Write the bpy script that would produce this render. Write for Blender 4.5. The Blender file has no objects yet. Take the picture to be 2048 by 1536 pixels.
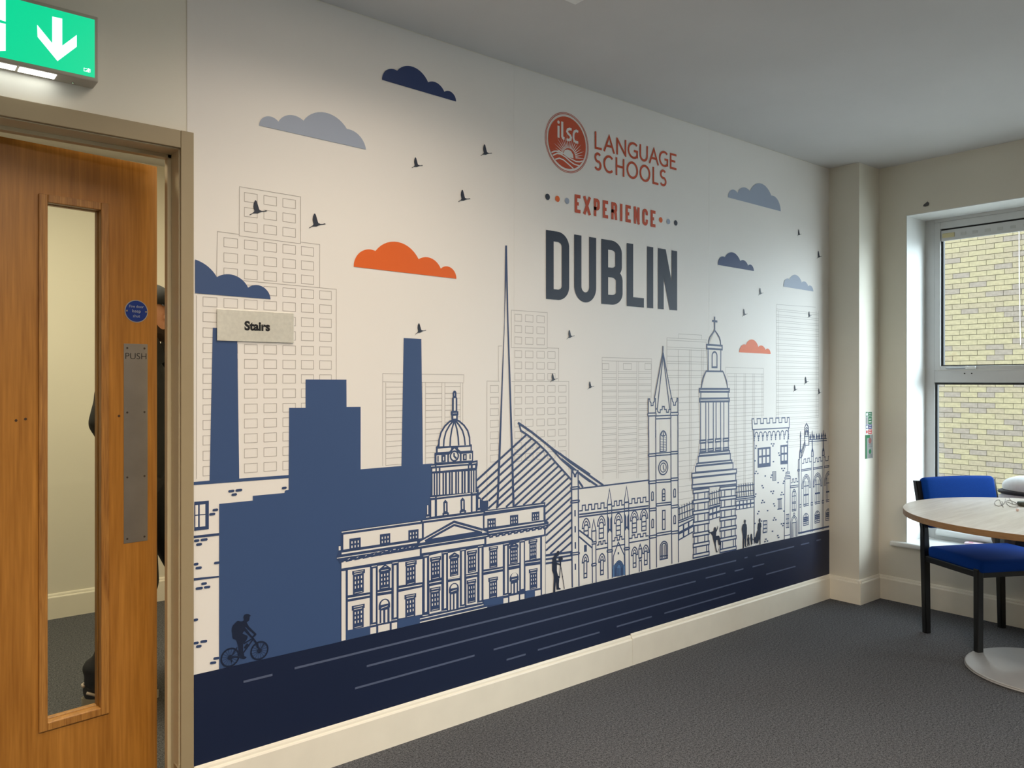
import bpy, bmesh, math, random
from mathutils import Vector, Matrix
from mathutils.geometry import tessellate_polygon

random.seed(7)
scene = bpy.context.scene
COL = scene.collection
PI = math.pi

# ------------------------------------------------------------------ camera
F_PX = 1581.0            # focal length in pixels of the 2048 wide frame
CAM = Vector((0.0, -2.567, 1.36))
FWD = Vector((math.cos(math.radians(50.5)), math.sin(math.radians(50.5)), 0.0))
RGT = Vector((FWD.y, -FWD.x, 0.0))
HORIZON = 762.0
cam_data = bpy.data.cameras.new('camera')
cam_data.sensor_width = 36.0
cam_data.lens = 36.0 * F_PX / 2048.0
cam_data.shift_y = (HORIZON - 768.0) / 2048.0
cam_data.clip_start = 0.05
cam = bpy.data.objects.new('camera', cam_data)
COL.objects.link(cam)
cam.location = CAM
cam.rotation_euler = (math.radians(90), 0, math.radians(50.5 - 90))
scene.camera = cam

# ------------------------------------------------------------------ world, exposure
scene.view_settings.view_transform = 'Standard'
scene.view_settings.look = 'None'
scene.view_settings.gamma = 1.0
scene.view_settings.use_curve_mapping = False
scene.view_settings.exposure = 0.0
world = bpy.data.worlds.new('overcast_sky')
scene.world = world
world.use_nodes = True
wn = world.node_tree
wbg = wn.nodes['Background']
wbg.inputs['Color'].default_value = (0.78, 0.90, 1.0, 1)
wbg.inputs['Strength'].default_value = 5.6
cy = scene.cycles
cy.max_bounces = 10
cy.diffuse_bounces = 6
cy.glossy_bounces = 4
cy.transparent_max_bounces = 12
cy.sample_clamp_indirect = 6.0
cy.use_denoising = True

def area_light(name, loc, sx, sy, power, color, rot=(0, 0, 0), spread=180, parent=None):
    d = bpy.data.lights.new(name, 'AREA')
    d.shape = 'RECTANGLE'; d.size = sx; d.size_y = sy
    d.energy = power; d.color = color; d.spread = math.radians(spread)
    o = bpy.data.objects.new(name, d)
    COL.objects.link(o)
    if parent: o.parent = parent
    o.location = loc; o.rotation_euler = rot
    return o
# soft daylight from the bright overcast sky to the right of the neighbouring building
sd = bpy.data.lights.new('overcast_sun', 'SUN'); sd.energy = 5.6; sd.angle = math.radians(40); sd.color = (0.80, 0.91, 1.0)
sun = bpy.data.objects.new('overcast_sun', sd); COL.objects.link(sun)
sun.rotation_euler = Vector((-0.47, 0.85, -0.30)).to_track_quat('-Z', 'Y').to_euler()
WARM = (1.0, 0.86, 0.70)
LAMP_A, SPREAD_A = 12.2, 145
LAMP_B, SPREAD_B = 128.0, 159
FILL_C, FILL_SPREAD_C = 62.0, 166  # fill for the door side, from an added panel
LANDING_POWER = 46.0

# ------------------------------------------------------------------ pixel rays -> planes
def ray(px, py):
    a = (px - 1024.0) / F_PX
    return Vector((FWD.x + a * RGT.x, FWD.y + a * RGT.y, (HORIZON - py) / F_PX))
def on_plane(px, py, p0, n):
    d = ray(px, py)
    t = (Vector(p0) - CAM).dot(n) / d.dot(n)
    return CAM + d * t
def on_y(px, py, y):
    return on_plane(px, py, (0, y, 0), Vector((0, 1, 0)))
def on_x(px, py, x):
    return on_plane(px, py, (x, 0, 0), Vector((1, 0, 0)))
def on_z(px, py, z):
    return on_plane(px, py, (0, 0, z), Vector((0, 0, 1)))

# ------------------------------------------------------------------ materials
def lin(c):
    c = c / 255.0
    return c / 12.92 if c <= 0.04045 else ((c + 0.055) / 1.055) ** 2.4
def rgb(r, g, b):
    return (lin(r), lin(g), lin(b), 1.0)
def mat(name, col, rough=0.6, metal=0.0, spec=0.5, noise=0.0, nscale=8.0, bump=0.0, bscale=60.0, coat=0.0):
    m = bpy.data.materials.new(name); m.use_nodes = True
    nt = m.node_tree; b = nt.nodes['Principled BSDF']
    b.inputs['Base Color'].default_value = col
    b.inputs['Roughness'].default_value = rough
    b.inputs['Metallic'].default_value = metal
    b.inputs['Specular IOR Level'].default_value = spec
    b.inputs['Coat Weight'].default_value = coat
    tc = nt.nodes.new('ShaderNodeTexCoord')
    if noise > 0:
        n = nt.nodes.new('ShaderNodeTexNoise'); n.inputs['Scale'].default_value = nscale; n.inputs['Detail'].default_value = 5
        r = nt.nodes.new('ShaderNodeMixRGB'); r.blend_type = 'MULTIPLY'; r.inputs[0].default_value = 1.0
        r.inputs[1].default_value = col
        cr = nt.nodes.new('ShaderNodeValToRGB')
        cr.color_ramp.elements[0].position = 0.3; cr.color_ramp.elements[1].position = 0.7
        lo = 1 - noise
        cr.color_ramp.elements[0].color = (lo, lo, lo, 1); cr.color_ramp.elements[1].color = (1, 1, 1, 1)
        nt.links.new(tc.outputs['Object'], n.inputs['Vector'])
        nt.links.new(n.outputs['Fac'], cr.inputs[0]); nt.links.new(cr.outputs[0], r.inputs[2])
        nt.links.new(r.outputs[0], b.inputs['Base Color'])
    if bump > 0:
        n2 = nt.nodes.new('ShaderNodeTexNoise'); n2.inputs['Scale'].default_value = bscale; n2.inputs['Detail'].default_value = 4
        bp = nt.nodes.new('ShaderNodeBump'); bp.inputs['Strength'].default_value = bump; bp.inputs['Distance'].default_value = 0.002
        nt.links.new(tc.outputs['Object'], n2.inputs['Vector'])
        nt.links.new(n2.outputs['Fac'], bp.inputs['Height']); nt.links.new(bp.outputs[0], b.inputs['Normal'])
    return m
def emit_mat(name, col, strength, base=(0.5, 0.5, 0.5, 1)):
    m = bpy.data.materials.new(name); m.use_nodes = True
    b = m.node_tree.nodes['Principled BSDF']
    b.inputs['Base Color'].default_value = base
    b.inputs['Roughness'].default_value = 0.4
    b.inputs['Emission Color'].default_value = col
    b.inputs['Emission Strength'].default_value = strength
    return m
def glass_mat(name, tint=(0.96, 0.98, 0.97, 1)):
    m = bpy.data.materials.new(name); m.use_nodes = True
    nt = m.node_tree
    for n in list(nt.nodes):
        if n.type == 'BSDF_PRINCIPLED': nt.nodes.remove(n)
    out = [n for n in nt.nodes if n.type == 'OUTPUT_MATERIAL'][0]
    tr = nt.nodes.new('ShaderNodeBsdfTransparent'); tr.inputs[0].default_value = tint
    gl = nt.nodes.new('ShaderNodeBsdfGlossy'); gl.inputs['Roughness'].default_value = 0.02
    lw = nt.nodes.new('ShaderNodeLayerWeight'); lw.inputs[0].default_value = 0.5
    pw = nt.nodes.new('ShaderNodeMath'); pw.operation = 'POWER'; pw.inputs[1].default_value = 5.0
    fr = nt.nodes.new('ShaderNodeMath'); fr.operation = 'MULTIPLY_ADD'; fr.inputs[1].default_value = 0.9; fr.inputs[2].default_value = 0.025
    nt.links.new(lw.outputs['Facing'], pw.inputs[0]); nt.links.new(pw.outputs[0], fr.inputs[0])
    mx = nt.nodes.new('ShaderNodeMixShader')
    nt.links.new(fr.outputs[0], mx.inputs[0]); nt.links.new(tr.outputs[0], mx.inputs[1]); nt.links.new(gl.outputs[0], mx.inputs[2])
    nt.links.new(mx.outputs[0], out.inputs[0])
    return m
def wood_mat(name, dark, light, scale=(14, 14, 0.9), rough=0.35, fig=0.5, coat=0.15):
    m = bpy.data.materials.new(name); m.use_nodes = True
    nt = m.node_tree; b = nt.nodes['Principled BSDF']
    tc = nt.nodes.new('ShaderNodeTexCoord')
    mp = nt.nodes.new('ShaderNodeMapping'); mp.inputs['Scale'].default_value = scale
    n1 = nt.nodes.new('ShaderNodeTexNoise'); n1.inputs['Scale'].default_value = 1.0; n1.inputs['Detail'].default_value = 6; n1.inputs['Distortion'].default_value = 1.2
    mp2 = nt.nodes.new('ShaderNodeMapping'); mp2.inputs['Scale'].default_value = (scale[0] * 9, scale[1] * 9, scale[2] * 6)
    n2 = nt.nodes.new('ShaderNodeTexNoise'); n2.inputs['Scale'].default_value = 1.0; n2.inputs['Detail'].default_value = 4
    ad = nt.nodes.new('ShaderNodeMixRGB'); ad.blend_type = 'MIX'; ad.inputs[0].default_value = fig
    cr = nt.nodes.new('ShaderNodeValToRGB')
    cr.color_ramp.elements[0].position = 0.32; cr.color_ramp.elements[1].position = 0.68
    cr.color_ramp.elements[0].color = dark; cr.color_ramp.elements[1].color = light
    L = nt.links
    L.new(tc.outputs['Object'], mp.inputs[0]); L.new(tc.outputs['Object'], mp2.inputs[0])
    L.new(mp.outputs[0], n1.inputs['Vector']); L.new(mp2.outputs[0], n2.inputs['Vector'])
    L.new(n1.outputs['Fac'], ad.inputs[1]); L.new(n2.outputs['Fac'], ad.inputs[2])
    L.new(ad.outputs[0], cr.inputs[0]); L.new(cr.outputs[0], b.inputs['Base Color'])
    b.inputs['Roughness'].default_value = rough
    b.inputs['Coat Weight'].default_value = coat; b.inputs['Coat Roughness'].default_value = 0.25
    return m
def carpet_mat():
    m = bpy.data.materials.new('grey_cord_carpet'); m.use_nodes = True
    nt = m.node_tree; b = nt.nodes['Principled BSDF']; L = nt.links
    tc = nt.nodes.new('ShaderNodeTexCoord')
    n = nt.nodes.new('ShaderNodeTexNoise'); n.inputs['Scale'].default_value = 260; n.inputs['Detail'].default_value = 3
    n3 = nt.nodes.new('ShaderNodeTexNoise'); n3.inputs['Scale'].default_value = 110; n3.inputs['Detail'].default_value = 2
    mx = nt.nodes.new('ShaderNodeMixRGB'); mx.inputs[0].default_value = 0.35
    cr = nt.nodes.new('ShaderNodeValToRGB')
    cr.color_ramp.elements[0].position = 0.36; cr.color_ramp.elements[0].color = rgb(42, 43, 46)
    cr.color_ramp.elements[1].position = 0.66; cr.color_ramp.elements[1].color = rgb(124, 125, 129)
    n2 = nt.nodes.new('ShaderNodeTexNoise'); n2.inputs['Scale'].default_value = 1.3; n2.inputs['Detail'].default_value = 3
    cr2 = nt.nodes.new('ShaderNodeValToRGB')
    cr2.color_ramp.elements[0].color = (0.8, 0.8, 0.8, 1); cr2.color_ramp.elements[1].color = (1, 1, 1, 1)
    mu = nt.nodes.new('ShaderNodeMixRGB'); mu.blend_type = 'MULTIPLY'; mu.inputs[0].default_value = 1
    bp = nt.nodes.new('ShaderNodeBump'); bp.inputs['Strength'].default_value = 0.6; bp.inputs['Distance'].default_value = 0.004
    for x in (n, n2, n3): L.new(tc.outputs['Object'], x.inputs['Vector'])
    L.new(n.outputs['Fac'], mx.inputs[1]); L.new(n3.outputs['Fac'], mx.inputs[2])
    L.new(mx.outputs[0], cr.inputs[0]); L.new(n2.outputs['Fac'], cr2.inputs[0])
    L.new(cr.outputs[0], mu.inputs[1]); L.new(cr2.outputs[0], mu.inputs[2]); L.new(mu.outputs[0], b.inputs['Base Color'])
    L.new(n.outputs['Fac'], bp.inputs['Height']); L.new(bp.outputs[0], b.inputs['Normal'])
    b.inputs['Roughness'].default_value = 0.95; b.inputs['Specular IOR Level'].default_value = 0.1
    return m

M = dict(
    wall=mat('cream_wall_paint', rgb(228, 223, 208), 0.55, noise=0.03, nscale=3, bump=0.05, bscale=90),
    ceil=mat('grey_ceiling_paint', rgb(205, 204, 203), 0.8, noise=0.05, nscale=2.5, bump=0.1, bscale=70),
    frame=mat('magnolia_frame_paint', rgb(156, 140, 110), 0.35, noise=0.05, nscale=9, bump=0.06, bscale=40),
    lining=mat('lightened_frame_paint', rgb(206, 192, 158), 0.4, noise=0.05, nscale=9),  # frame paint made lighter to offset the shade on lining and stop
    trim=mat('cream_gloss_trim', rgb(240, 234, 218), 0.35, noise=0.05, nscale=9, bump=0.06, bscale=40),
    white=mat('white_satin_paint', rgb(232, 233, 230), 0.4, noise=0.03, nscale=6),
    carpet=carpet_mat(),
    paper=mat('matt_mural_paper', rgb(232, 228, 222), 0.45, spec=0.4, noise=0.02, nscale=2),
    alu=mat('white_coated_aluminium', rgb(205, 205, 203), 0.35, spec=0.5, noise=0.03, nscale=20),
    gasket=mat('black_rubber_gasket', rgb(20, 22, 24), 0.5),
    oak=wood_mat('oak_veneer', rgb(142, 90, 26), rgb(184, 126, 52)),
    oak_bead=wood_mat('oak_bead', rgb(122, 74, 22), rgb(186, 132, 62), scale=(40, 40, 2.0), rough=0.45),
    steel=mat('satin_steel', rgb(150, 145, 138), 0.42, metal=0.75, noise=0.12, nscale=14),
    glass=glass_mat('clear_glass'),
    black=mat('black_coated_steel', rgb(14, 16, 18), 0.4, spec=0.5),
    blue=mat('royal_blue_fabric', rgb(0, 62, 150), 0.9, spec=0.2, noise=0.15, nscale=220, bump=0.25, bscale=420),
    laminate=wood_mat('pale_oak_laminate', rgb(186, 172, 156), rgb(212, 202, 188), scale=(1.2, 16, 16), rough=0.42, fig=0.35, coat=0.1),
    table_edge=wood_mat('tan_table_edging', rgb(122, 92, 58), rgb(148, 114, 76), scale=(3, 3, 40), rough=0.5, coat=0.0),
    base=mat('silver_powder_coat', rgb(178, 178, 178), 0.35, metal=0.3, noise=0.03, nscale=30),
)

# ------------------------------------------------------------------ mesh helpers
def finish(name, bm, m, parent=None, smooth=False, loc=None):
    me = bpy.data.meshes.new(name)
    bmesh.ops.recalc_face_normals(bm, faces=bm.faces[:])
    bm.to_mesh(me); bm.free()
    if smooth:
        for p in me.polygons: p.use_smooth = True
    if m is not None: me.materials.append(m)
    o = bpy.data.objects.new(name, me)
    COL.objects.link(o)
    if parent is not None: o.parent = parent
    if loc is not None: o.location = loc
    return o
def bx(bm, lo, hi, bev=0.0, seg=2, mtx=None):
    lo = Vector(lo); hi = Vector(hi)
    c = (lo + hi) / 2; s = hi - lo
    r = bmesh.ops.create_cube(bm, size=1.0, matrix=Matrix.Translation(c) @ Matrix.Diagonal((*s, 1)))
    vs = r['verts']
    if bev > 0:
        es = list({e for v in vs for e in v.link_edges})
        rr = bmesh.ops.bevel(bm, geom=es, offset=bev, segments=seg, profile=0.5, affect='EDGES')
        vs = list({v for v in rr['verts']} | {v for v in vs if v.is_valid})
        seen = set(vs); stack = list(vs)
        while stack:
            v = stack.pop()
            for e in v.link_edges:
                w = e.other_vert(v)
                if w not in seen: seen.add(w); stack.append(w)
        vs = list(seen)
    if mtx is not None: bmesh.ops.transform(bm, matrix=mtx, verts=vs)
    return vs
def box(name, lo, hi, m, parent=None, bev=0.0, seg=2, smooth=False):
    bm = bmesh.new(); bx(bm, lo, hi, bev, seg)
    return finish(name, bm, m, parent, smooth)
def cyl(bm, p0, p1, r0, r1=None, n=20):
    p0 = Vector(p0); p1 = Vector(p1); r1 = r0 if r1 is None else r1
    d = p1 - p0
    q = d.to_track_quat('Z', 'Y').to_matrix().to_4x4()
    return bmesh.ops.create_cone(bm, cap_ends=True, segments=n, radius1=r0, radius2=r1, depth=d.length,
                                 matrix=Matrix.Translation((p0 + p1) / 2) @ q)['verts']
def tube(bm, pts, r, n=8):
    pts = [Vector(p) for p in pts]
    rings = []
    up = Vector((0, 0, 1))
    for i, p in enumerate(pts):
        a = pts[max(0, i - 1)]; b = pts[min(len(pts) - 1, i + 1)]
        t = (b - a).normalized()
        s = t.cross(up)
        if s.length < 1e-4: s = t.cross(Vector((1, 0, 0)))
        s.normalize(); u = s.cross(t).normalized()
        rings.append([bm.verts.new(p + (s * math.cos(2 * PI * k / n) + u * math.sin(2 * PI * k / n)) * r) for k in range(n)])
    for A, B in zip(rings, rings[1:]):
        for k in range(n):
            bm.faces.new((A[k], A[(k + 1) % n], B[(k + 1) % n], B[k]))
    bm.faces.new(rings[0][::-1]); bm.faces.new(rings[-1])
def lathe(bm, prof, n=64, centre=(0, 0, 0)):
    c = Vector(centre); rings = []
    for r, z in prof:
        if r < 1e-5: rings.append([bm.verts.new(c + Vector((0, 0, z)))])
        else: rings.append([bm.verts.new(c + Vector((r * math.cos(2 * PI * k / n), r * math.sin(2 * PI * k / n), z))) for k in range(n)])
    for A, B in zip(rings, rings[1:]):
        for k in range(n):
            k2 = (k + 1) % n
            if len(A) == 1 and len(B) == 1: continue
            if len(A) == 1: bm.faces.new((A[0], B[k], B[k2]))
            elif len(B) == 1: bm.faces.new((A[k], A[k2], B[0]))
            else: bm.faces.new((A[k], A[k2], B[k2], B[k]))
def prism(bm, poly, to3d, depth):
    """poly: 2D points, to3d(u,v,w) -> Vector, extruded from w=0 to w=depth"""
    n = len(poly)
    a = [bm.verts.new(to3d(u, v, 0)) for u, v in poly]
    b = [bm.verts.new(to3d(u, v, depth)) for u, v in poly]
    for k in range(n):
        bm.faces.new((a[k], a[(k + 1) % n], b[(k + 1) % n], b[k]))
    for tri in tessellate_polygon([[Vector((u, v, 0)) for u, v in poly]]):
        bm.faces.new([a[i] for i in tri]); bm.faces.new([b[i] for i in reversed(tri)])
def thing(name, label, cat, loc=(0, 0, 0), rotz=0.0, group=None):
    o = bpy.data.objects.new(name, None)
    o.empty_display_size = 0.05
    COL.objects.link(o)
    o.location = loc; o.rotation_euler = (0, 0, rotz)
    o['label'] = label; o['category'] = cat
    if group: o['group'] = group
    return o
def tag(o, label, cat, group=None):
    o['label'] = label; o['category'] = cat
    if group: o['group'] = group
    return o
def struct(o, label=None):
    o['kind'] = 'structure'
    if label: o['label'] = label
    return o

# ================================================================== ROOM
CEIL = 2.693
XB = 4.946        # window wall plane
WT = 0.14         # partition thickness
PIL_Y = -0.196    # pillar face
PIL_X = 4.696
# floor runs on under the door into the stair landing
struct(box('floor', (-5.0, -8.2, -0.05), (XB + 0.4, 2.75, 0.0), M['carpet']), 'grey cord carpet')
struct(box('ceiling', (-5.0, -8.2, CEIL), (XB + 0.4, 2.75, CEIL + 0.06), M['ceil']), 'flat grey painted ceiling')

# mural wall with the door opening
DX0, DX1, DZ = -0.07, 0.772, 2.088
bm = bmesh.new()
bx(bm, (-5.0, 0, 0), (DX0, WT, CEIL)); bx(bm, (DX1, 0, 0), (XB + 0.35, WT, CEIL)); bx(bm, (DX0, 0, DZ), (DX1, WT, CEIL))
struct(finish('wall_left', bm, M['wall']), 'cream wall carrying the mural and the door')

# window wall with deep reveal
WY0, WY1 = -0.365, -1.95
SILL, WTOP = 0.372, 2.375
bm = bmesh.new()
bx(bm, (XB, WY0, 0), (XB + 0.35, 0.0, CEIL))
W2Y0, W2Y1 = -2.75, -4.05
bx(bm, (XB, W2Y0, 0), (XB + 0.35, WY1, CEIL)); bx(bm, (XB, -8.2, 0), (XB + 0.35, W2Y1, CEIL))
bx(bm, (XB, W2Y1, 0), (XB + 0.35, W2Y0, SILL - 0.03)); bx(bm, (XB, W2Y1, WTOP), (XB + 0.35, W2Y0, CEIL))
bx(bm, (XB, WY1, 0), (XB + 0.35, WY0, SILL - 0.03))
bx(bm, (XB, WY1, WTOP), (XB + 0.35, WY0, CEIL))
wb = struct(finish('wall_back', bm, M['wall']), 'cream window wall')
struct(box('wall_pillar', (PIL_X, PIL_Y, 0), (XB, 0, CEIL), M['wall']), 'square boxed pillar in the corner')
struct(box('wall_right', (-5.0, -8.3, 0), (XB + 0.35, -8.2, CEIL), M['wall']))
struct(box('wall_front', (-5.1, -8.2, 0), (-5.0, 2.75, CEIL), M['wall']))
# white lining of the window reveal
bm = bmesh.new()
bx(bm, (XB + 0.001, WY0 - 0.004, SILL), (XB + 0.31, WY0, WTOP))
bx(bm, (XB + 0.001, WY1, SILL), (XB + 0.31, WY1 + 0.004, WTOP))
bx(bm, (XB + 0.001, WY1, WTOP - 0.004), (XB + 0.31, WY0, WTOP))
struct(finish('trim_1', bm, M['white']), 'white window reveal')
# chip of bare plaster above the window
c = on_x(1852, 409, XB)
bm = bmesh.new()
prism(bm, [(-.016, -.008), (-.004, -.012), (.016, -.008), (.018, .006), (.010, .016), (.0, .008), (-.010, .002)],
      lambda u, v, w: Vector((XB - 0.001 - w, c.y - u, c.z + v)), 0.004)
finish('plaster_chip', bm, mat('bare_plaster', rgb(90, 90, 92), 0.9), wb)

struct(box('wall_landing', (-2.3, WT, 0), (-2.2, 2.6, CEIL), M['wall']))
# skirting boards: flat board with a small rounded top bead
def skirting(name, p0, p1, n, h=0.143, t=0.018):
    p0 = Vector(p0); p1 = Vector(p1); n = Vector(n)
    prof = [(0, 0), (t, 0), (t, h - 0.022), (t - 0.003, h - 0.017), (t - 0.007, h - 0.015), (t - 0.008, h - 0.008),
            (t - 0.011, h - 0.002), (0.003, h), (0, h)]
    bm = bmesh.new()
    a = [bm.verts.new(p0 + n * w + Vector((0, 0, z))) for w, z in prof]
    b = [bm.verts.new(p1 + n * w + Vector((0, 0, z))) for w, z in prof]
    k = len(prof)
    for i in range(k): bm.faces.new((a[i], a[(i + 1) % k], b[(i + 1) % k], b[i]))
    bm.faces.new(a[::-1]); bm.faces.new(b)
    return struct(finish(name, bm, M['trim']))
JX = on_y(1265, 1300, -0.018).x
skirting('baseboard_left', (0.812, 0, 0), (JX - 0.0012, 0, 0), (0, -1, 0))
skirting('baseboard_left', (JX + 0.0012, 0, 0), (PIL_X, 0, 0), (0, -1, 0), h=0.149)
skirting('baseboard_pillar', (PIL_X, 0.0, 0), (PIL_X, PIL_Y - 0.0176, 0), (-1, 0, 0), h=0.148)
skirting('baseboard_pillar', (PIL_X - 0.0176, PIL_Y, 0), (XB, PIL_Y, 0), (0, -1, 0), h=0.148)
skirting('baseboard_back', (XB, PIL_Y, 0), (XB, -8.2, 0), (-1, 0, 0), h=0.148)
skirting('baseboard_landing', (-2.2, 2.6, 0), (2.4, 2.6, 0), (0, -1, 0))

# stair landing beyond the door
struct(box('wall_landing', (-2.2, 2.6, 0), (2.5, 2.7, CEIL), M['wall']), 'cream landing wall')
struct(box('wall_landing', (2.4, WT, 0), (2.5, 2.6, CEIL), M['wall']))

# ------------------------------------------------------------------ door frame
df = thing('door_1', 'x', 'x'); del df['label']; del df['category']
struct(df, 'oak veneered fire door standing ajar in a cream frame')
def frame_piece(name, lo, hi, bev=0.0015): return box(name, lo, hi, M['frame'], df, bev, 2)
AX = 0.8085
bm = bmesh.new()   # architrave, mitred feel by three boards
bx(bm, (DX1 - 0.003, -0.016, 0), (AX, 0, DZ + 0.052), 0.002)
bx(bm, (DX0 - 0.045, -0.016, 0), (DX0 + 0.003, 0, DZ + 0.052), 0.002)
bx(bm, (DX0 + 0.003, -0.0155, DZ - 0.003), (DX1 - 0.003, 0, DZ + 0.0515), 0.002)
finish('architrave', bm, M['frame'], df)
bm = bmesh.new()   # lining
bx(bm, (DX1 - 0.006, -0.004, 0), (DX1, WT + 0.004, DZ), 0.001); bx(bm, (DX0, -0.004, 0), (DX0 + 0.006, WT + 0.004, DZ), 0.001)
bx(bm, (DX0, -0.004, DZ - 0.006), (DX1, WT + 0.004, DZ), 0.001)
finish('lining', bm, M['lining'], df)
bm = bmesh.new()   # stop
bx(bm, (DX1 - 0.018, 0.071, 0), (DX1 - 0.006, 0.10, DZ - 0.006), 0.001); bx(bm, (DX0 + 0.006, 0.071, 0), (DX0 + 0.018, 0.10, DZ - 0.006), 0.001)
bx(bm, (DX0 + 0.006, 0.071, DZ - 0.018), (DX1 - 0.006, 0.10, DZ - 0.006), 0.001)
finish('door_stop', bm, M['lining'], df)
# plinth block at the foot of the frame
bm = bmesh.new()
bx(bm, (DX1 - 0.012, -0.010, 0), (DX1 - 0.002, 0.03, 0.16), 0.002)
finish('plinth_block', bm, M['frame'], df)

# leaf, hinged on the left, opened 7.2 degrees into the landing
HX, HY = DX0 + 0.008, 0.102
ANG = math.radians(6.9)
LW, LH, LT = 0.826, 2.070, 0.044
lu = Vector((math.cos(ANG), math.sin(ANG), 0)); ln = Vector((math.sin(ANG), -math.cos(ANG), 0))   # along, towards the room
H0 = Vector((HX, HY, 0))
def leaf_uv(px, py):
    p = on_plane(px, py, H0, ln)
    return (p - H0).dot(lu), p.z
def L3(u, z, w=0.0):      # w>0 towards the room
    return H0 + lu * u + ln * w + Vector((0, 0, z))
a0 = leaf_uv(92, 404); a1 = leaf_uv(205, 1421)
GU0, GU1 = a0[0], leaf_uv(203, 900)[0]
GZ1, GZ0 = leaf_uv(92, 403)[1], leaf_uv(92, 1447)[1]
LM = Matrix.Translation(H0) @ Matrix.Rotation(ANG, 4, 'Z')        # local: x along, y away from room, z up
def leaf_box(bm, u0, u1, z0, z1, w0, w1, bev=0.0):
    return bx(bm, (u0, -w1, z0), (u1, -w0, z1), bev, 2, LM)
bm = bmesh.new()
leaf_box(bm, 0, GU0, 0.006, LH, -LT, 0); leaf_box(bm, GU1, LW, 0.006, LH, -LT, 0)
leaf_box(bm, GU0, GU1, 0.006, GZ0, -LT, 0); leaf_box(bm, GU0, GU1, GZ1, LH, -LT, 0)
leaf = finish('leaf', bm, M['oak'], df)
bm = bmesh.new()
leaf_box(bm, GU0, GU1, GZ0, GZ1, -0.026, -0.020)
finish('vision_panel', bm, M['glass'], df)
BW = 0.021
for u0, u1, z0, z1 in ((GU0 - BW, GU0 + 0.003, GZ0 - BW, GZ1 + BW), (GU1 - 0.003, GU1 + BW * 1.0, GZ0 - BW, GZ1 + BW),
                       (GU0 + 0.003, GU1 - 0.003, GZ0 - BW, GZ0 + 0.003), (GU0 + 0.003, GU1 - 0.003, GZ1 - 0.003, GZ1 + BW)):
    bm = bmesh.new(); leaf_box(bm, u0, u1, z0, z1, -0.017, 0.008, 0.0025)
    finish('glazing_bead', bm, M['oak_bead'], df)
    bm = bmesh.new(); leaf_box(bm, u0, u1, z0, z1, -LT - 0.008, -0.029, 0.0025)
    finish('glazing_bead', bm, M['oak_bead'], df)
# screw filler marks
bm = bmesh.new()
for px, py in ((32, 841), (51, 838), (238, 832)):
    u, z = leaf_uv(px, py); cyl(bm, L3(u, z, -0.001), L3(u, z, 0.0006), 0.004, n=10)
finish('filled_hole', bm, mat('dark_filler', rgb(60, 36, 14), 0.7), df)

# ------------------------------------------------------------------ window
win = thing('window_1', 'x', 'x'); del win['label']; del win['category']
struct(win, 'white aluminium window with a top hung sash over a fixed pane')
FX = XB + 0.255    # inner face of the frame
def wy(px): return on_x(px, 762, FX).y
def wz(px, py): return on_x(px, py, FX).z
fy0 = WY0 - 0.002
fy_in = wy(1869)           # edge of the lower glass rebate / sash outer edge
fy_sash = wy(1881)
zt_rail = wz(1869, 741); zb_rail = wz(1869, 765)
ztop = wz(1872, 446)
alu = M['alu']
bm = bmesh.new()
bx(bm, (FX, fy_in, SILL), (FX + 0.05, fy0, WTOP - 0.004), 0.002)
bx(bm, (FX, WY1 + 0.005, SILL), (FX + 0.05, WY1 + 0.06, WTOP - 0.004), 0.002)
bx(bm, (FX, WY1 + 0.06, ztop), (FX + 0.05, fy_in, WTOP - 0.004), 0.002)
bx(bm, (FX, WY1 + 0.06, SILL), (FX + 0.05, fy_in, SILL + 0.075), 0.002)
bx(bm, (FX, WY1 + 0.06, zb_rail), (FX + 0.05, fy_in, zt_rail), 0.002)
finish('frame', bm, alu, win)
bm = bmesh.new()
SH = 0.042; zs0 = zt_rail + 0.001; zs1 = ztop - 0.001
bx(bm, (FX - 0.004, fy_sash, zs0), (FX + 0.04, fy_in - 0.001, zs1), 0.002)
bx(bm, (FX - 0.004, WY1 + 0.061, zs0), (FX + 0.04, WY1 + 0.10, zs1), 0.002)
bx(bm, (FX - 0.004, WY1 + 0.10, zs0), (FX + 0.04, fy_sash, zs0 + 0.026), 0.002)
bx(bm, (FX - 0.004, WY1 + 0.10, zs1 - SH), (FX + 0.04, fy_sash, zs1), 0.002)
finish('sash', bm, alu, win)
bm = bmesh.new()
G = 0.013
def ring(bm, y0, y1, z0, z1, g, x0, x1):
    bx(bm, (x0, y0 - g, z0), (x1, y0, z1)); bx(bm, (x0, y1, z0), (x1, y1 + g, z1))
    bx(bm, (x0, y1 + g, z0), (x1, y0 - g, z0 + g * .5)); bx(bm, (x0, y1 + g, z1 - g), (x1, y0 - g, z1))
ring(bm, fy_sash, WY1 + 0.10, zs0 + 0.026, zs1 - SH, G, FX + 0.012, FX + 0.034)
ring(bm, fy_in, WY1 + 0.06, SILL + 0.075, zb_rail, G, FX + 0.012, FX + 0.034)
finish('gasket', bm, M['gasket'], win)
box('glass_pane', (FX + 0.020, WY1 + 0.11, zs0 + 0.03), (FX + 0.026, fy_sash - 0.005, zs1 - SH - 0.002), M['glass'], win)
box('glass_pane', (FX + 0.020, WY1 + 0.065, SILL + 0.08), (FX + 0.026, fy_in - 0.005, zb_rail - 0.002), M['glass'], win)
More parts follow.
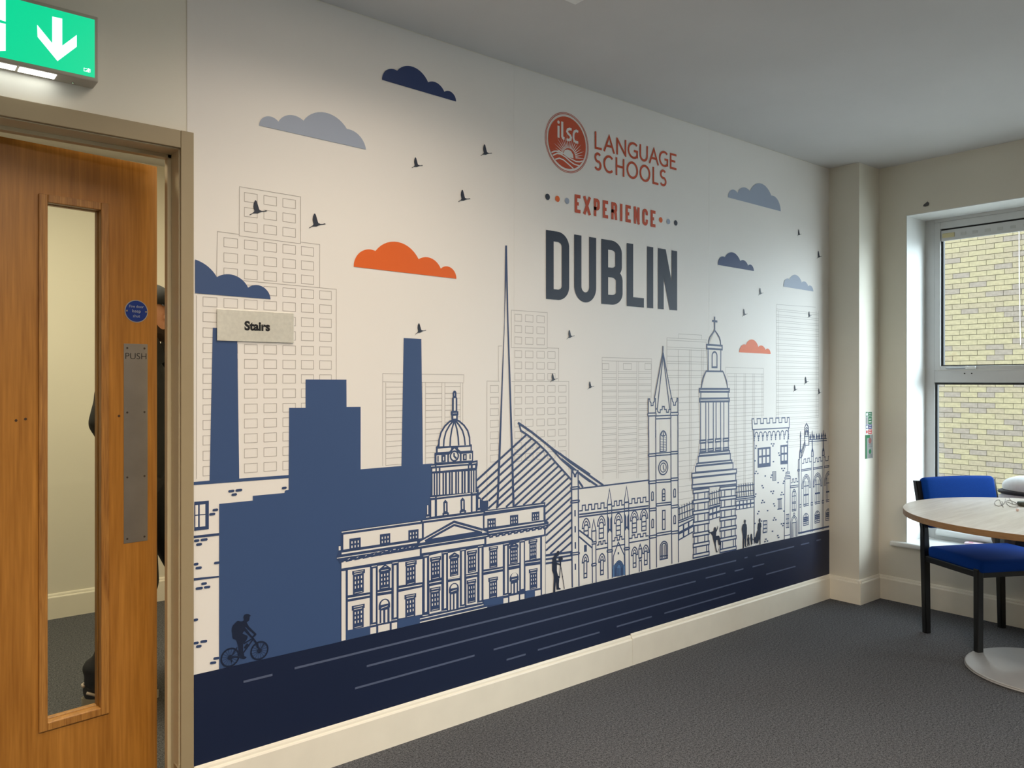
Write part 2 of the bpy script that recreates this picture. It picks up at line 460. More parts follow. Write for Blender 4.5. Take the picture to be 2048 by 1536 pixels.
# trickle vent in the head of the sash
vz1 = zs1 - SH - 0.010; vz0 = vz1 - 0.066
vent = box('trickle_vent', (FX + 0.002, WY1 + 0.12, vz0), (FX + 0.019, fy_sash - 0.002, vz1), alu, win, 0.002)
for k in range(9):
    y = fy_sash - 0.115 - 0.068 * k
    bm = bmesh.new()
    bx(bm, (FX + 0.0005, y - 0.030, vz0 + 0.022), (FX + 0.003, y, vz0 + 0.040), 0.001)
    finish('vent_slot', bm, mat('vent_slot_grey', rgb(188, 188, 184), 0.5) if k == 0 else bpy.data.materials['vent_slot_grey'], vent)
bm = bmesh.new(); bx(bm, (FX - 0.003, fy_sash - 0.082, vz0 + 0.018), (FX + 0.004, fy_sash - 0.010, vz0 + 0.046), 0.003)
finish('vent_slider', bm, mat('yellowed_plastic', rgb(208, 196, 150), 0.45), vent)
# stay handle on the sash rail
hc = on_x(1937, 740, FX)
hz = zs0 + 0.012
bm = bmesh.new()
bx(bm, (FX - 0.022, hc.y - 0.045, hz - 0.006), (FX - 0.004, hc.y + 0.005, hz + 0.010), 0.002)
cyl(bm, (FX - 0.02, hc.y + 0.004, hz + 0.003), (FX - 0.002, hc.y + 0.004, hz + 0.003), 0.010, n=16)
handle = finish('handle', bm, M['white'], win)
bm = bmesh.new()
bx(bm, (FX - 0.020, hc.y + 0.004, hz - 0.004), (FX - 0.010, hc.y + 0.125, hz + 0.005), 0.003)
finish('lever', bm, mat('brushed_grey_metal', rgb(170, 172, 174), 0.35, metal=0.6), handle)
bm = bmesh.new()
for dy in (0.022, -0.018):
    cyl(bm, (FX - 0.001, hc.y + dy, zt_rail - 0.020), (FX + 0.002, hc.y + dy, zt_rail - 0.020), 0.0045, n=10)
finish('screw_hole', bm, M['gasket'], win)
# bottom bead
bm = bmesh.new(); cyl(bm, (FX - 0.012, fy_in - 0.02, SILL + 0.045), (FX - 0.012, WY1 + 0.05, SILL + 0.045), 0.020, n=20)
finish('bottom_bead', bm, M['white'], win, True)
# sill board
bm = bmesh.new(); bx(bm, (XB - 0.035, WY1 - 0.09, SILL - 0.030), (FX + 0.01, WY0 + 0.0885, SILL), 0.010, 3)
for v in bm.verts:
    pass
sill = struct(finish('window_1_sill', bm, M['white']), 'white board of the added window')
sill.name = 'trim_2'

# added window along the same wall, unseen, lets in more cool daylight
added_win = thing('window_added', 'x', 'x'); del added_win['label']; del added_win['category']
struct(added_win)
bm = bmesh.new()
for lo, hi in (((FX, W2Y0 - 0.06, SILL), (FX + 0.05, W2Y0, WTOP)), ((FX, W2Y1, SILL), (FX + 0.05, W2Y1 + 0.06, WTOP)), ((FX, W2Y1 + 0.06, WTOP - 0.07), (FX + 0.05, W2Y0 - 0.06, WTOP)),
               ((FX, W2Y1 + 0.06, SILL), (FX + 0.05, W2Y0 - 0.06, SILL + 0.075)), ((FX, W2Y1 + 0.06, zb_rail), (FX + 0.05, W2Y0 - 0.06, zt_rail))):
    bx(bm, lo, hi, 0.002)
finish('frame', bm, alu, added_win)
box('glass_pane', (FX + 0.020, W2Y1 + 0.06, SILL + 0.07), (FX + 0.026, W2Y0 - 0.06, WTOP - 0.07), M['glass'], added_win)
bm = bmesh.new(); bx(bm, (XB - 0.035, W2Y1 - 0.08, SILL - 0.030), (FX + 0.01, W2Y0 + 0.08, SILL), 0.010, 3)
struct(finish('trim_3', bm, M['white']), 'white board of the added window')

# ------------------------------------------------------------------ ceiling lights
def ceiling_light(x, y, label, power, spread, w=0.6, d=0.6):
    t = thing('ceiling_light', label, 'light', (x, y, CEIL), 0, 'recessed ceiling lights')
    bm = bmesh.new(); e = 0.025
    for lo, hi in (((-w/2, -d/2, -0.006), (w/2, -d/2 + e, 0.0)), ((-w/2, d/2 - e, -0.006), (w/2, d/2, 0.0)),
                   ((-w/2, -d/2 + e, -0.006), (-w/2 + e, d/2 - e, 0.0)), ((w/2 - e, -d/2 + e, -0.006), (w/2, d/2 - e, 0.0))):
        bx(bm, lo, hi, 0.001)
    finish('frame', bm, M['white'], t)
    bm = bmesh.new(); bx(bm, (-w/2 + e, -d/2 + e, -0.003), (w/2 - e, d/2 - e, -0.0005))
    finish('diffuser', bm, emit_mat('lit_diffuser', (*WARM, 1), 2.0), t)
    area_light('lamp', (0, 0, -0.012), w - 2 * e, d - 2 * e, power, WARM, (0, 0, 0), spread, t)
    return t
ceiling_light(1.9455 - 0.6, -0.558 - 0.3, 'long ceiling light panel nearest the mural, one corner in view', LAMP_A, SPREAD_A, 1.2, 0.6)
ceiling_light(0.75, -2.95, 'long ceiling light panel over the middle of the room, out of frame', LAMP_B, SPREAD_B, 1.2, 0.6)
ceiling_light(-1.55, -2.95, 'added fill panel on the ceiling opposite the door, out of frame', FILL_C, FILL_SPREAD_C, 1.2, 0.6)  # unseen panel added to brighten the door lining and leaf

# ================================================================== MURAL (flat print on the wall)
def tile(x0, y0, s=340 / 2048):
    return lambda x, y: (x0 + x * s, y0 + y * s)
tA = tile(660, 960); tB = tile(660, 1080); tC = tile(840, 760); tD = tile(900, 960); tE = tile(1120, 860); tF = tile(1120, 960)
tG = tile(1260, 620); tH = tile(1340, 800); tI = tile(1340, 920); tJ = tile(380, 360); tK = tile(380, 580); tL = tile(380, 860)
tM = tile(740, 640); tN = tile(1000, 600); tO = tile(1060, 200); tP = tile(1060, 380); tQ = tile(740, 110); tR = tile(500, 200)
tS = tile(680, 360); t1 = tile(1400, 340, 280 / 2048); t2 = tile(1400, 520, 280 / 2048); tU = tile(1440, 700, 240 / 2048)
tV = tile(400, 1200); tW = tile(430, 1210, 130 / 1426); tX = tile(1085, 1090, 70 / 1075); tY = tile(1410, 1030, 130 / 2048)
tZ = tile(1560, 830, 110 / 626); t0 = tile(0, 0, 1); tz = tile(0, 768, .25); tz4 = tile(0, 1152, .25); t7 = tile(700, 1180, .3125)
def W(t, x, y):
    px, py = t(x, y)
    p = on_y(px, py, -0.0015)
    return Vector((p.x, p.z))
MU0, MU1, MZ0, MZ1 = 0.792, PIL_X - 0.0005, 0.12, CEIL - 0.004
def clampu(p): return Vector((min(max(p.x, MU0), MU1), p.y))
class Art:
    def __init__(s): s.v = []; s.f = []; s.e = []; s.k = 0
    def poly(s, pts, holes=()):
        pts = [clampu(p) for p in pts]
        loops = [[Vector((p.x, p.y, 0)) for p in pts]] + [[Vector((p.x, p.y, 0)) for p in h] for h in holes]
        flat = [p for l in loops for p in l]
        b = len(s.v); s.v += [(p.x, p.y, s.k) for p in flat]; s.k += 1
        for tri in tessellate_polygon(loops): s.f.append([b + i for i in tri])
    def P(s, t, pts): s.poly([W(t, *p) for p in pts])
    def stroke(s, pts, w, closed=False):
        n = len(pts)
        if n < 2: return
        L = []; R = []
        for i in range(n):
            if closed: a = pts[i - 1]; c = pts[(i + 1) % n]
            else: a = pts[max(i - 1, 0)]; c = pts[min(i + 1, n - 1)]
            b = pts[i]
            d1 = (b - a); d2 = (c - b)
            if d1.length < 1e-7: d1 = d2
            if d2.length < 1e-7: d2 = d1
            d1 = d1.normalized(); d2 = d2.normalized()
            t = d1 + d2
            t = t.normalized() if t.length > 1e-4 else d1
            nn = Vector((-t.y, t.x)); k = max(0.45, nn.dot(Vector((-d1.y, d1.x))))
            L.append(b + nn * (w / 2 / k)); R.append(b - nn * (w / 2 / k))
        base = len(s.v)
        s.v += [(*clampu(p), s.k) for p in L] + [(*clampu(p), s.k) for p in R]; s.k += 1
        for i in range(n if closed else n - 1):
            j = (i + 1) % n
            s.f.append([base + i, base + j, base + n + j, base + n + i])
    def S(s, t, w, pts, closed=False): s.stroke([W(t, *p) for p in pts], w, closed)
    def Q(s, t, x0, a0, b0, x1, a1, b1): s.P(t, [(x0, a0), (x1, a1), (x1, b1), (x0, b0)])
    def disc(s, c, r, n=28): s.poly([Vector((c.x + r * math.cos(2 * PI * k / n), c.y + r * math.sin(2 * PI * k / n))) for k in range(n)])
    def ring(s, c, r, w, n=36, a0=0, a1=2 * PI, closed=True):
        m = n if closed else n + 1
        s.stroke([Vector((c.x + r * math.cos(a0 + (a1 - a0) * k / n), c.y + r * math.sin(a0 + (a1 - a0) * k / n))) for k in range(m)], w, closed)
    def build(s, name, m, layer, parent, label=None):
        return build_arts(name, [(s, m, layer)], parent, label)
LAYER = 0.0005
def build_arts(name, arts, parent, label=None):
    """one printed motif: several inks in one flat mesh, each ink a hair in front of the last"""
    V = []; F = []; MI = []; mats = []
    for a, m, layer in arts:
        if m not in mats: mats.append(m)
        b = len(V); st = min(1e-5, 0.9 * LAYER * 0.2 / max(1, a.k))
        V += [(u, -0.0015 - LAYER * layer - st * k, z) for u, z, k in a.v]
        for f in a.f:
            F.append([b + i for i in f]); MI.append(mats.index(m))
    me = bpy.data.meshes.new(name)
    me.from_pydata(V, [], F); me.update()
    me.polygons.foreach_set('material_index', MI)
    bm = bmesh.new(); bm.from_mesh(me); bm.normal_update()
    bmesh.ops.reverse_faces(bm, faces=[f for f in bm.faces if f.normal.y > 0])
    bm.to_mesh(me); bm.free()
    for m in mats: me.materials.append(m)
    o = bpy.data.objects.new(name, me); COL.objects.link(o); o.parent = parent
    if label: o['label'] = label
    return o
def arc3(a, m, b, n=14):
    """circle arc a -> m -> b"""
    ax, ay, bx_, by, cx, cy_ = a.x, a.y, m.x, m.y, b.x, b.y
    d = 2 * (ax * (by - cy_) + bx_ * (cy_ - ay) + cx * (ay - by))
    if abs(d) < 1e-9: return [a, m, b]
    ux = ((ax*ax+ay*ay)*(by-cy_)+(bx_*bx_+by*by)*(cy_-ay)+(cx*cx+cy_*cy_)*(ay-by))/d
    uy = ((ax*ax+ay*ay)*(cx-bx_)+(bx_*bx_+by*by)*(ax-cx)+(cx*cx+cy_*cy_)*(bx_-ax))/d
    c = Vector((ux, uy)); r = (a - c).length
    A = math.atan2(a.y - uy, a.x - ux); Mm = math.atan2(m.y - uy, m.x - ux); B = math.atan2(b.y - uy, b.x - ux)
    cw = lambda x, y: (x - y) % (2 * PI)
    tot = cw(A, B)
    if cw(A, Mm) > tot: tot -= 2 * PI
    return [Vector((ux + r * math.cos(A - tot * k / n), uy + r * math.sin(A - tot * k / n))) for k in range(n + 1)]

mural = thing('wall_mural', 'full height printed city skyline mural on the long wall', 'mural')
def pmat(name, c, rough=0.45): return mat(name, c, rough, spec=0.4)
INK = dict(
    thin=pmat('pale_grey_ink', rgb(176, 170, 164)), slate=pmat('slate_blue_ink', rgb(57, 80, 122)), line=pmat('line_blue_ink', rgb(50, 68, 106)),
    navy=pmat('road_navy_ink', rgb(19, 31, 60)), fig=pmat('figure_navy_ink', rgb(24, 34, 58)), roadline=pmat('road_mark_ink', rgb(84, 94, 120)),
    orange=pmat('orange_ink', rgb(222, 100, 34)), logo=pmat('logo_orange_ink', rgb(196, 80, 46)), mist=pmat('mist_blue_ink', rgb(156, 166, 184)),
    bird=pmat('bird_grey_ink', rgb(44, 50, 64)), dub=pmat('title_navy_ink', rgb(32, 39, 56)), cloudnavy=pmat('cloud_navy_ink', rgb(40, 58, 104)),
    black=pmat('black_ink', rgb(24, 24, 26)), teal=pmat('teal_blue_ink', rgb(84, 122, 168)))
# paper drops
s1 = on_y(1028, 400, -0.0015).x; s2 = on_y(1418, 500, -0.0015).x
for a, b in ((MU0, s1 - 0.0004), (s1 + 0.0004, s2 - 0.0004), (s2 + 0.0004, MU1)):
    box('paper_drop', (a, -0.0015, MZ0), (b, -0.0001, MZ1), M['paper'], mural)

# ---------- thin outlined tower blocks far back
LW_ = 0.0019
def thin_block(name, label, fn):
    a = Art(); fn(a); a.build(name, INK['thin'], 1, mural, label)
def grid_windows(a, cols, rows, h):      # cols: (u0,u1); rows: ztop
    for u0, u1 in cols:
        for z in rows:
            a.stroke([Vector((u0, z)), Vector((u1, z)), Vector((u1, z - h)), Vector((u0, z - h))], LW_, True)
def uu(t, x): return W(t, x, 0).x
def blk1(a):
    c = [(uu(tJ, x0), uu(tJ, x1)) for x0, x1 in ((156, 325), (408, 572), (655, 810), (890, 1042), (1118, 1270), (1340, 1488), (1562, 1702))]
    pz = lambda py: on_y(540, py, -0.0015).y and on_y(540, py, -0.0015).z
    h = pz(485.7) - pz(503.2)
    grid_windows(a, c[2:5], [pz(y) for y in (392.7, 421.9, 451.1)], h)
    grid_windows(a, c[1:6], [pz(485.7 + 29.25 * k) for k in range(3)], h)
    grid_windows(a, c, [pz(485.7 + 29.25 * k) for k in range(3, 16)], h)
    a.S(tJ, LW_, [(595, 80), (1333, 203), (1330, 768), (592, 672)], True)
    a.S(tJ, LW_, [(320, 1170), (330, 620), (594, 655)]); a.S(tJ, LW_, [(1330, 748), (1563, 778), (1562, 1297)])
    a.S(tJ, LW_, [(640, 1212), (1762, 1317), (1762, 2420)]); a.S(tJ, LW_, [(78, 1390), (78, 3600)])
thin_block('printed_tower_block', 'pale outlined stepped tower block at the left of the mural', blk1)
def hlines(a, t, x0, x1, ys, sl0=None):
    for y in ys:
        z = W(t, x0, y).y
        a.stroke([Vector((uu(t, x0), z)), Vector((uu(t, x1), z))], LW_)
def vlines(a, t, xs, y0, y1):
    for x in xs: a.S(t, LW_, [(x, y0), (x, y1)])
def blk2(a):
    a.S(tM, LW_, [(152, 1760), (152, 645), (1130, 660), (1128, 750)]); a.S(tM, LW_, [(152, 745), (1128, 757)])
    vlines(a, tM, (190, 632, 668, 865, 902, 1088, 1118), 752, 1760)
    ys = [810]; d = (83, 60)
    while ys[-1] < 1700: ys.append(ys[-1] + d[len(ys) % 2 == 0])
    for x0, x1 in ((190, 632), (668, 865), (902, 1088)): hlines(a, tM, x0, x1, [y - (x0 - 190) * 0.012 for y in ys])
thin_block('printed_tower_block', 'pale outlined slab block behind the second chimney', blk2)
def blk3(a):
    cols = [(uu(tN, x0), uu(tN, x1)) for x0, x1 in ((178, 260), (305, 397), (443, 533), (575, 663), (707, 795))]
    z = lambda y: W(tN, 350, y).y
    h = z(1030) - z(1112)
    grid_windows(a, cols[:3], [z(y) for y in (182, 317, 452)], h)
    grid_windows(a, cols[:4], [z(y) for y in (614, 748, 882)], h)
    grid_windows(a, cols, [z(1032 + 136 * k) for k in range(7)], h)
    lc = [(uu(tM, 1448), uu(tM, 1547))]
    grid_windows(a, lc, [W(tC, 890, 67 + 139.4 * k).y for k in range(7)], W(tC, 890, 67).y - W(tC, 890, 149).y)
    a.S(tN, LW_, [(137, 122), (570, 152), (568, 583), (137, 573)], True)
    a.S(tN, LW_, [(568, 577), (707, 581), (707, 980)]); a.S(tN, LW_, [(137, 984), (828, 981), (828, 2050)])
    a.S(tM, LW_, [(1590, 312), (1545, 314), (1548, 738)]); a.S(tM, LW_, [(1560, 738), (1408, 735), (1408, 2300)])
thin_block('printed_tower_block', 'pale outlined stepped block with square windows beside the spire', blk3)
def blk4(a):
    a.S(tN, LW_, [(1240, 2160), (1228, 692), (1825, 709), (1820, 1180)]); a.S(tN, LW_, [(1228, 732), (1825, 745)])
    vlines(a, tN, (1403, 1422, 1648, 1668), 740, 2150)
    for x0, x1 in ((1232, 1310), (1485, 1583), (1745, 1820)): a.S(tN, LW_, [(x0, 764), (x1, 766), (x1, 836), (x0, 834)], True)
    k = 0; y = 864
    while y < 2120:
        for dd in (0, 20):
            for x0, x1 in ((1228, 1403), (1422, 1648), (1668, 1822)): hlines(a, tN, x0, x1, [y + dd])
        y += 75 if k else 73
        k += 1
thin_block('printed_tower_block', 'pale outlined louvred block left of the clock tower', blk4)
def blk5(a):
    a.S(tG, LW_, [(445, 1070), (445, 335), (930, 362)]); a.S(tG, LW_, [(445, 362), (930, 388)])
    a.S(tG, LW_, [(583, 340), (585, 288), (862, 303), (862, 352)])
    vlines(a, tG, (583, 715, 735, 862, 880), 475, 2060)
    y = 445; k = 0
    while y < 2380:
        x0 = 445 if y < 1060 else 585
        hlines(a, tG, x0, 930 if y < 950 else 850, [y]); y += (26, 84, 62)[k % 3] if k < 8 else (66, 88)[k % 2]; k += 1
thin_block('printed_tower_block', 'pale outlined block between the clock tower and the columned tower', blk5)
def blk6(a):
    a.S(tU, LW_, [(95, 420), (95, 293), (742, 316), (742, 1130)]); a.S(tU, LW_, [(120, 400), (742, 412)])
    vlines(a, tU, (118, 250, 275, 408, 432, 560, 585, 715), 400, 2560)
    y = 455; k = 0
    while y < 2560:
        hlines(a, tU, 130, 742 if y < 1150 else 560, [y]); y += (80, 57)[k % 2]; k += 1
thin_block('printed_tower_block', 'pale outlined block right of the columned tower', blk6)
def blk7(a):
    a.S(t2, LW_, [(1115, 2300), (1118, 650)]); a.S(t2, LW_, [(1118, 650), (1690, 690)])
    vlines(a, t2, (1145, 1700, 1735), 740, 2300)
    y = 715; k = 0
    while y < 2780:
        hlines(a, t2, 1115, 1735, [y]); y += (28, 56)[k % 2]; k += 1
thin_block('printed_tower_block', 'pale outlined ribbed tower at the right edge of the mural', blk7)

# ---------- clouds
def cloud(t, pts, m, label):
    """pts: start, (mid, end) pairs"""
    P = [W(t, *p) for p in pts]; out = []
    for i in range(0, len(P) - 2, 2):
        out += arc3(P[i], P[i + 1], P[i + 2])[(0 if i == 0 else 1):]
    a = Art(); a.poly(out); a.build('printed_cloud', INK[m], 3, mural, label)
cloud(tQ, [(143, 300), (245, 168), (325, 190), (478, 134), (698, 330), (800, 335), (893, 445), (990, 458), (1035, 562)], 'cloudnavy', 'navy cloud near the ceiling')
cloud(tR, [(108, 308), (215, 197), (340, 262), (480, 182), (642, 250), (900, 152), (1165, 350), (1300, 415), (1395, 598)], 'mist', 'pale blue cloud at upper left')
cloud(tS, [(163, 1045), (340, 836), (425, 855), (680, 745), (945, 955), (1100, 945), (1212, 1068), (1330, 1055), (1400, 1190)], 'orange', 'large orange cloud')
a = Art()
P = [W(tJ, *p) for p in ((60, 958), (205, 1035), (322, 1170), (500, 1140), (698, 1297), (840, 1272), (968, 1437))]
out = arc3(P[0], P[1], P[2]) + arc3(P[2], P[3], P[4])[1:] + arc3(P[4], P[5], P[6])[1:] + [W(tJ, 60, 1364)]
a.poly(out); a.build('printed_cloud', INK['slate'], 3, mural, 'slate blue cloud cut by the door frame')
cloud(t1, [(405, 400), (475, 287), (545, 335), (640, 255), (728, 310), (900, 202), (1040, 375), (1130, 432), (1178, 605)], 'mist', 'pale blue cloud at upper right')
cloud(t1, [(258, 1388), (330, 1265), (362, 1275), (475, 1206), (585, 1332), (655, 1330), (700, 1400), (745, 1388), (785, 1478)], 'cloudnavy', 'small navy cloud right of the title')
cloud(t2, [(1220, 390), (1280, 272), (1305, 285), (1400, 219), (1485, 330), (1545, 325), (1580, 385), (1620, 378), (1655, 460)], 'mist', 'small pale blue cloud at the right edge')
cloud(t2, [(570, 1350), (630, 1237), (668, 1240), (765, 1164), (850, 1272), (910, 1255), (955, 1315), (995, 1298), (1030, 1375)], 'orange', 'small orange cloud beside the cross')

# ---------- title and logo
A0 = Art()
def glyph_strokes(ch):
    """unit box strokes, (points, closed)"""
    def el(cx, cy, rx, ry, a0, a1, n=18):
        return [(cx + rx * math.cos(math.radians(a0 + (a1 - a0) * k / n)), cy + ry * math.sin(math.radians(a0 + (a1 - a0) * k / n))) for k in range(n + 1)]
    if ch == 'L': return [([(0, 1), (0, 0), (1, 0)], 0)]
    if ch == 'A': return [([(0, 0), (.5, 1), (1, 0)], 0), ([(.2, .34), (.8, .34)], 0)]
    if ch == 'N': return [([(0, 0), (0, 1)], 0), ([(0, 1), (1, 0)], 0), ([(1, 0), (1, 1)], 0)]
    if ch == 'G': return [(el(.58, .5, .58, .5, 48, 315, 24) + [(1, .14), (1, .48), (.62, .48)], 0)]
    if ch == 'U': return [([(0, 1), (0, .38)] + el(.5, .38, .5, .38, 180, 360)[1:] + [(1, 1)], 0)]
    if ch == 'E': return [([(1, 1), (0, 1), (0, 0), (1, 0)], 0), ([(0, .52), (.9, .52)], 0)]
    if ch == 'S': return [(el(.52, .75, .44, .25, 35, 250, 16) + [(.55, .5)] + el(.5, .26, .5, .26, 70, -150, 16), 0)]
    if ch == 'C': return [(el(.6, .5, .6, .5, 48, 312, 24), 0)]
    if ch == 'H': return [([(0, 0), (0, 1)], 0), ([(1, 0), (1, 1)], 0), ([(0, .52), (1, .52)], 0)]
    if ch == 'O': return [(el(.5, .5, .5, .5, 0, 345, 23), 1)]
    if ch == 'X': return [([(0, 0), (1, 1)], 0), ([(0, 1), (1, 0)], 0)]
    if ch == 'P': return [([(0, 0), (0, 1), (.55, 1)] + el(.55, .75, .45, .25, 90, -90)[1:] + [(0, .5)], 0)]
    if ch == 'R': return [([(0, 0), (0, 1), (.55, 1)] + el(.55, .76, .45, .24, 90, -90)[1:] + [(0, .52)], 0), ([(.55, .52), (.85, .40), (1, 0)], 0)]
    if ch == 'I': return [([(.5, 0), (.5, 1)], 0)]
    # condensed letters
    if ch == 'cC': return [([(1, .66), (1, .8)] + el(.5, .8, .5, .2, 0, 180)[1:] + el(.5, .2, .5, .2, 180, 360) + [(1, .34)], 0)]
    if ch == 'cD': return [([(0, 0), (0, 1), (.5, 1)] + el(.5, .84, .5, .16, 90, 0)[1:] + el(.5, .16, .5, .16, 0, -90), 1)]
    if ch == 'cU': return [([(0, 1), (0, .19)] + el(.5, .19, .5, .19, 180, 360)[1:] + [(1, 1)], 0)]
    if ch == 'cB': return [([(0, .5), (0, 1), (.45, 1)] + el(.45, .87, .5, .13, 90, 0)[1:] + el(.45, .63, .5, .13, 0, -90), 1),
                           ([(0, 0), (0, .5), (.45, .5)] + el(.45, .36, .55, .14, 90, 0)[1:] + el(.45, .14, .55, .14, 0, -90), 1)]
    if ch == 'cE': return [([(1, 1), (0, 1), (0, 0), (1, 0)], 0), ([(0, .5), (.85, .5)], 0)]
    if ch == 'cP': return [([(0, 0), (0, 1), (.5, 1)] + el(.5, .84, .5, .16, 90, 0)[1:] + el(.5, .58, .5, .16, 0, -90) + [(0, .42)], 0)]
    if ch == 'cR': return [([(0, 0), (0, 1), (.5, 1)] + el(.5, .85, .5, .15, 90, 0)[1:] + el(.5, .63, .5, .15, 0, -90) + [(0, .48)], 0), ([(.5, .48), (.9, .36), (1, 0)], 0)]
def letters(art, t, chars, xs, ztop, zbot, w, inset_ends=True):
    for ch, (x0, x1) in zip(chars, xs):
        u0 = uu(t, x0) + w / 2; u1 = uu(t, x1) - w / 2
        z0 = zbot + w / 2; z1 = ztop - w / 2
        for pts, cl in glyph_strokes(ch):
            P = [Vector((u0 + (u1 - u0) * x, z0 + (z1 - z0) * y)) for x, y in pts]
            if not cl:   # extend butt ends so that stems reach the cap and base lines
                for i, j in ((0, 1), (-1, -2)):
                    d = (P[i] - P[j]).normalized()
                    if abs(d.y) > 0.8 and (pts[i][1] in (0, 1)): P[i] = P[i] + d * (w / 2) / abs(d.y)
                    elif abs(d.x) > 0.9 and pts[i][0] in (0, 1): P[i] = P[i] + d * (w / 2)
            art.stroke(P, w, bool(cl))
zt = W(tO, 790, 380).y; zb = W(tO, 790, 590).y
letters(A0, tO, 'LANGUAGE', ((778, 862), (885, 1018), (1038, 1158), (1175, 1298), (1318, 1418), (1432, 1548), (1552, 1662), (1685, 1762)), zt, zb, 0.0108)
zt = W(tO, 815, 632).y; zb = W(tO, 815, 852).y
letters(A0, tO, 'SCHOOLS', ((770, 860), (883, 1000), (1030, 1135), (1162, 1300), (1318, 1448), (1475, 1545), (1560, 1642)), zt, zb, 0.0112)
A0.build('printed_lettering', INK['logo'], 3, mural, 'LANGUAGE SCHOOLS in thin orange capitals')
a = Art(); zt = W(tP, 537, 50).y; zb = W(tP, 537, 270).y
letters(a, tP, ['cE', 'X', 'cP', 'cE', 'cR', 'I', 'cE', 'N', 'cC', 'cE'],
        ((537, 606), (643, 727), (768, 838), (875, 939), (978, 1048), (1085, 1110), (1150, 1212), (1250, 1318), (1352, 1418), (1452, 1509)), zt, zb, 0.0155)
a.build('printed_lettering', INK['logo'], 3, mural, 'EXPERIENCE in condensed orange capitals')
a = Art(); zt = W(tP, 192, 480).y; zb = W(tP, 192, 1312).y
wD = 0.0455
letters(a, tP, ['cD', 'cU', 'cB', 'L', 'I'], ((190, 470), (530, 795), (857, 1113), (1163, 1370), (1408, 1483)), zt, zb, wD)
u0, u1 = uu(tP, 1540), uu(tP, 1770); ws = wD * 0.95
for q in ([(u0, zb), (u0, zt), (u0 + ws, zt), (u0 + ws, zb)], [(u1 - ws, zb), (u1 - ws, zt), (u1, zt), (u1, zb)], [(u0, zt), (u0 + ws * 1.35, zt), (u1, zb), (u1 - ws * 1.35, zb)]):
    a.poly([Vector(p) for p in q])
a.build('printed_lettering', INK['dub'], 3, mural, 'DUBLIN in tall navy capitals')
dr = [((210, 83), 'bird'), ((329, 107), 'orange'), ((444, 131), 'mist'), ((1573, 361), 'orange'), ((1665, 380), 'mist'), ((1754, 397), 'bird')]
for (x, y), m in dr:
    a = Art(); c = W(tP, x, y); a.disc(c, abs(W(tP, 210, 46).y - W(tP, 210, 121).y) / 2); a.build('printed_dot', INK[m], 3, mural)
# round logo
cl = W(tO, 442, 515); ul, ur = uu(tO, 217), uu(tO, 670)
cl.x = (ul + ur) / 2; RL_ = (ur - ul) / 2
cl.y = W(t0, 1133.4, 285.5).y
a = Art(); a.disc(cl, RL_, 48); a.ring(cl, RL_ * 1.10, 0.0030, 56); a.ring(cl, RL_ * 1.15, 0.0022, 56)
lg = a; a = Art(); w = 0.0125
def ov(*p): return [W(tO, *q) for q in p]
a.stroke(ov((340, 312), (340, 455)), w); a.disc(W(tO, 340, 268), 0.0072); a.stroke(ov((385, 262), (385, 440), (392, 458), (412, 465)), w)
a.stroke(ov((498, 358), (475, 350), (450, 358), (443, 382), (455, 405), (480, 428), (490, 455), (480, 480), (460, 484), (436, 474)), w * .9)
a.stroke(ov((578, 385), (555, 372), (532, 382), (522, 410), (520, 460), (530, 495), (552, 510), (578, 512)), w * .9)
sc = W(tO, 468, 690)
for k in range(19):
    th = math.radians(172 - k * 9.2); r0, r1 = 0.040, 0.040 + (0.052 if k % 2 else 0.064)
    d = Vector((math.cos(th), math.sin(th))); n = Vector((-d.y, d.x))
    a.poly([sc + d * r0 + n * 0.0026, sc + d * r0 - n * 0.0026, sc + d * r1])
a.poly(ov((400, 640), (415, 605), (450, 598), (490, 615), (515, 660), (520, 705), (470, 690), (420, 660)))
for pts in (((255, 632), (300, 618), (345, 618), (400, 645), (450, 685), (500, 715), (550, 742), (595, 745), (630, 735)),
            ((272, 668), (320, 645), (365, 652), (420, 685), (480, 740), (530, 775), (590, 793)),
            ((300, 716), (350, 702), (400, 722), (450, 765), (490, 800), (520, 828))):
    a.stroke(ov(*pts), 0.0058)
build_arts('printed_logo', [(lg, INK['logo'], 3), (a, M['paper'], 4)], mural, 'round orange badge with ilsc and a rising sun')

# ---------- birds
bt = [(712, 420), (748, 399), (766, 386), (775, 373), (768, 350), (762, 322), (766, 280), (778, 252), (790, 243), (803, 262), (815, 300), (828, 345), (835, 362),
      (860, 372), (895, 373), (912, 367), (932, 375), (908, 380), (870, 382), (842, 390), (812, 403), (782, 402), (755, 403), (724, 423)]
B0 = [W(tJ, *p) for p in bt]; ref = B0[0]; span0 = B0[16].x - B0[0].x
birds = [(tJ, (712, 420), (932, 375)), (tJ, (1428, 578), (1635, 535)), (tQ, (497, 1360), (637, 1330)), (tQ, (1328, 1213), (1470, 1183)), (tS, (1418, 263), (1570, 228)),
         (tM, (538, 172), (677, 125)), (tN, (798, 472), (898, 430)), (tN, (597, 990), (693, 942)), (tN, (1050, 1077), (1133, 1038)), (t1, (1417, 965), (1483, 940)),
         (t1, (1703, 1295), (1778, 1262)), (t2, (848, 517), (925, 480)), (t2, (610, 828), (692, 790)), (t2, (1570, 845), (1632, 812)), (tU, (1427, 588), (1513, 533)),
         (tU, (1243, 715), (1322, 670)), (tU, (1658, 765), (1728, 718))]
for t, p, q in birds:
    c = W(t, *p); s = (W(t, *q).x - c.x) / span0
    a = Art(); a.poly([c + (b - ref) * s for b in B0]); a.build('printed_bird', INK['bird'], 4, mural)

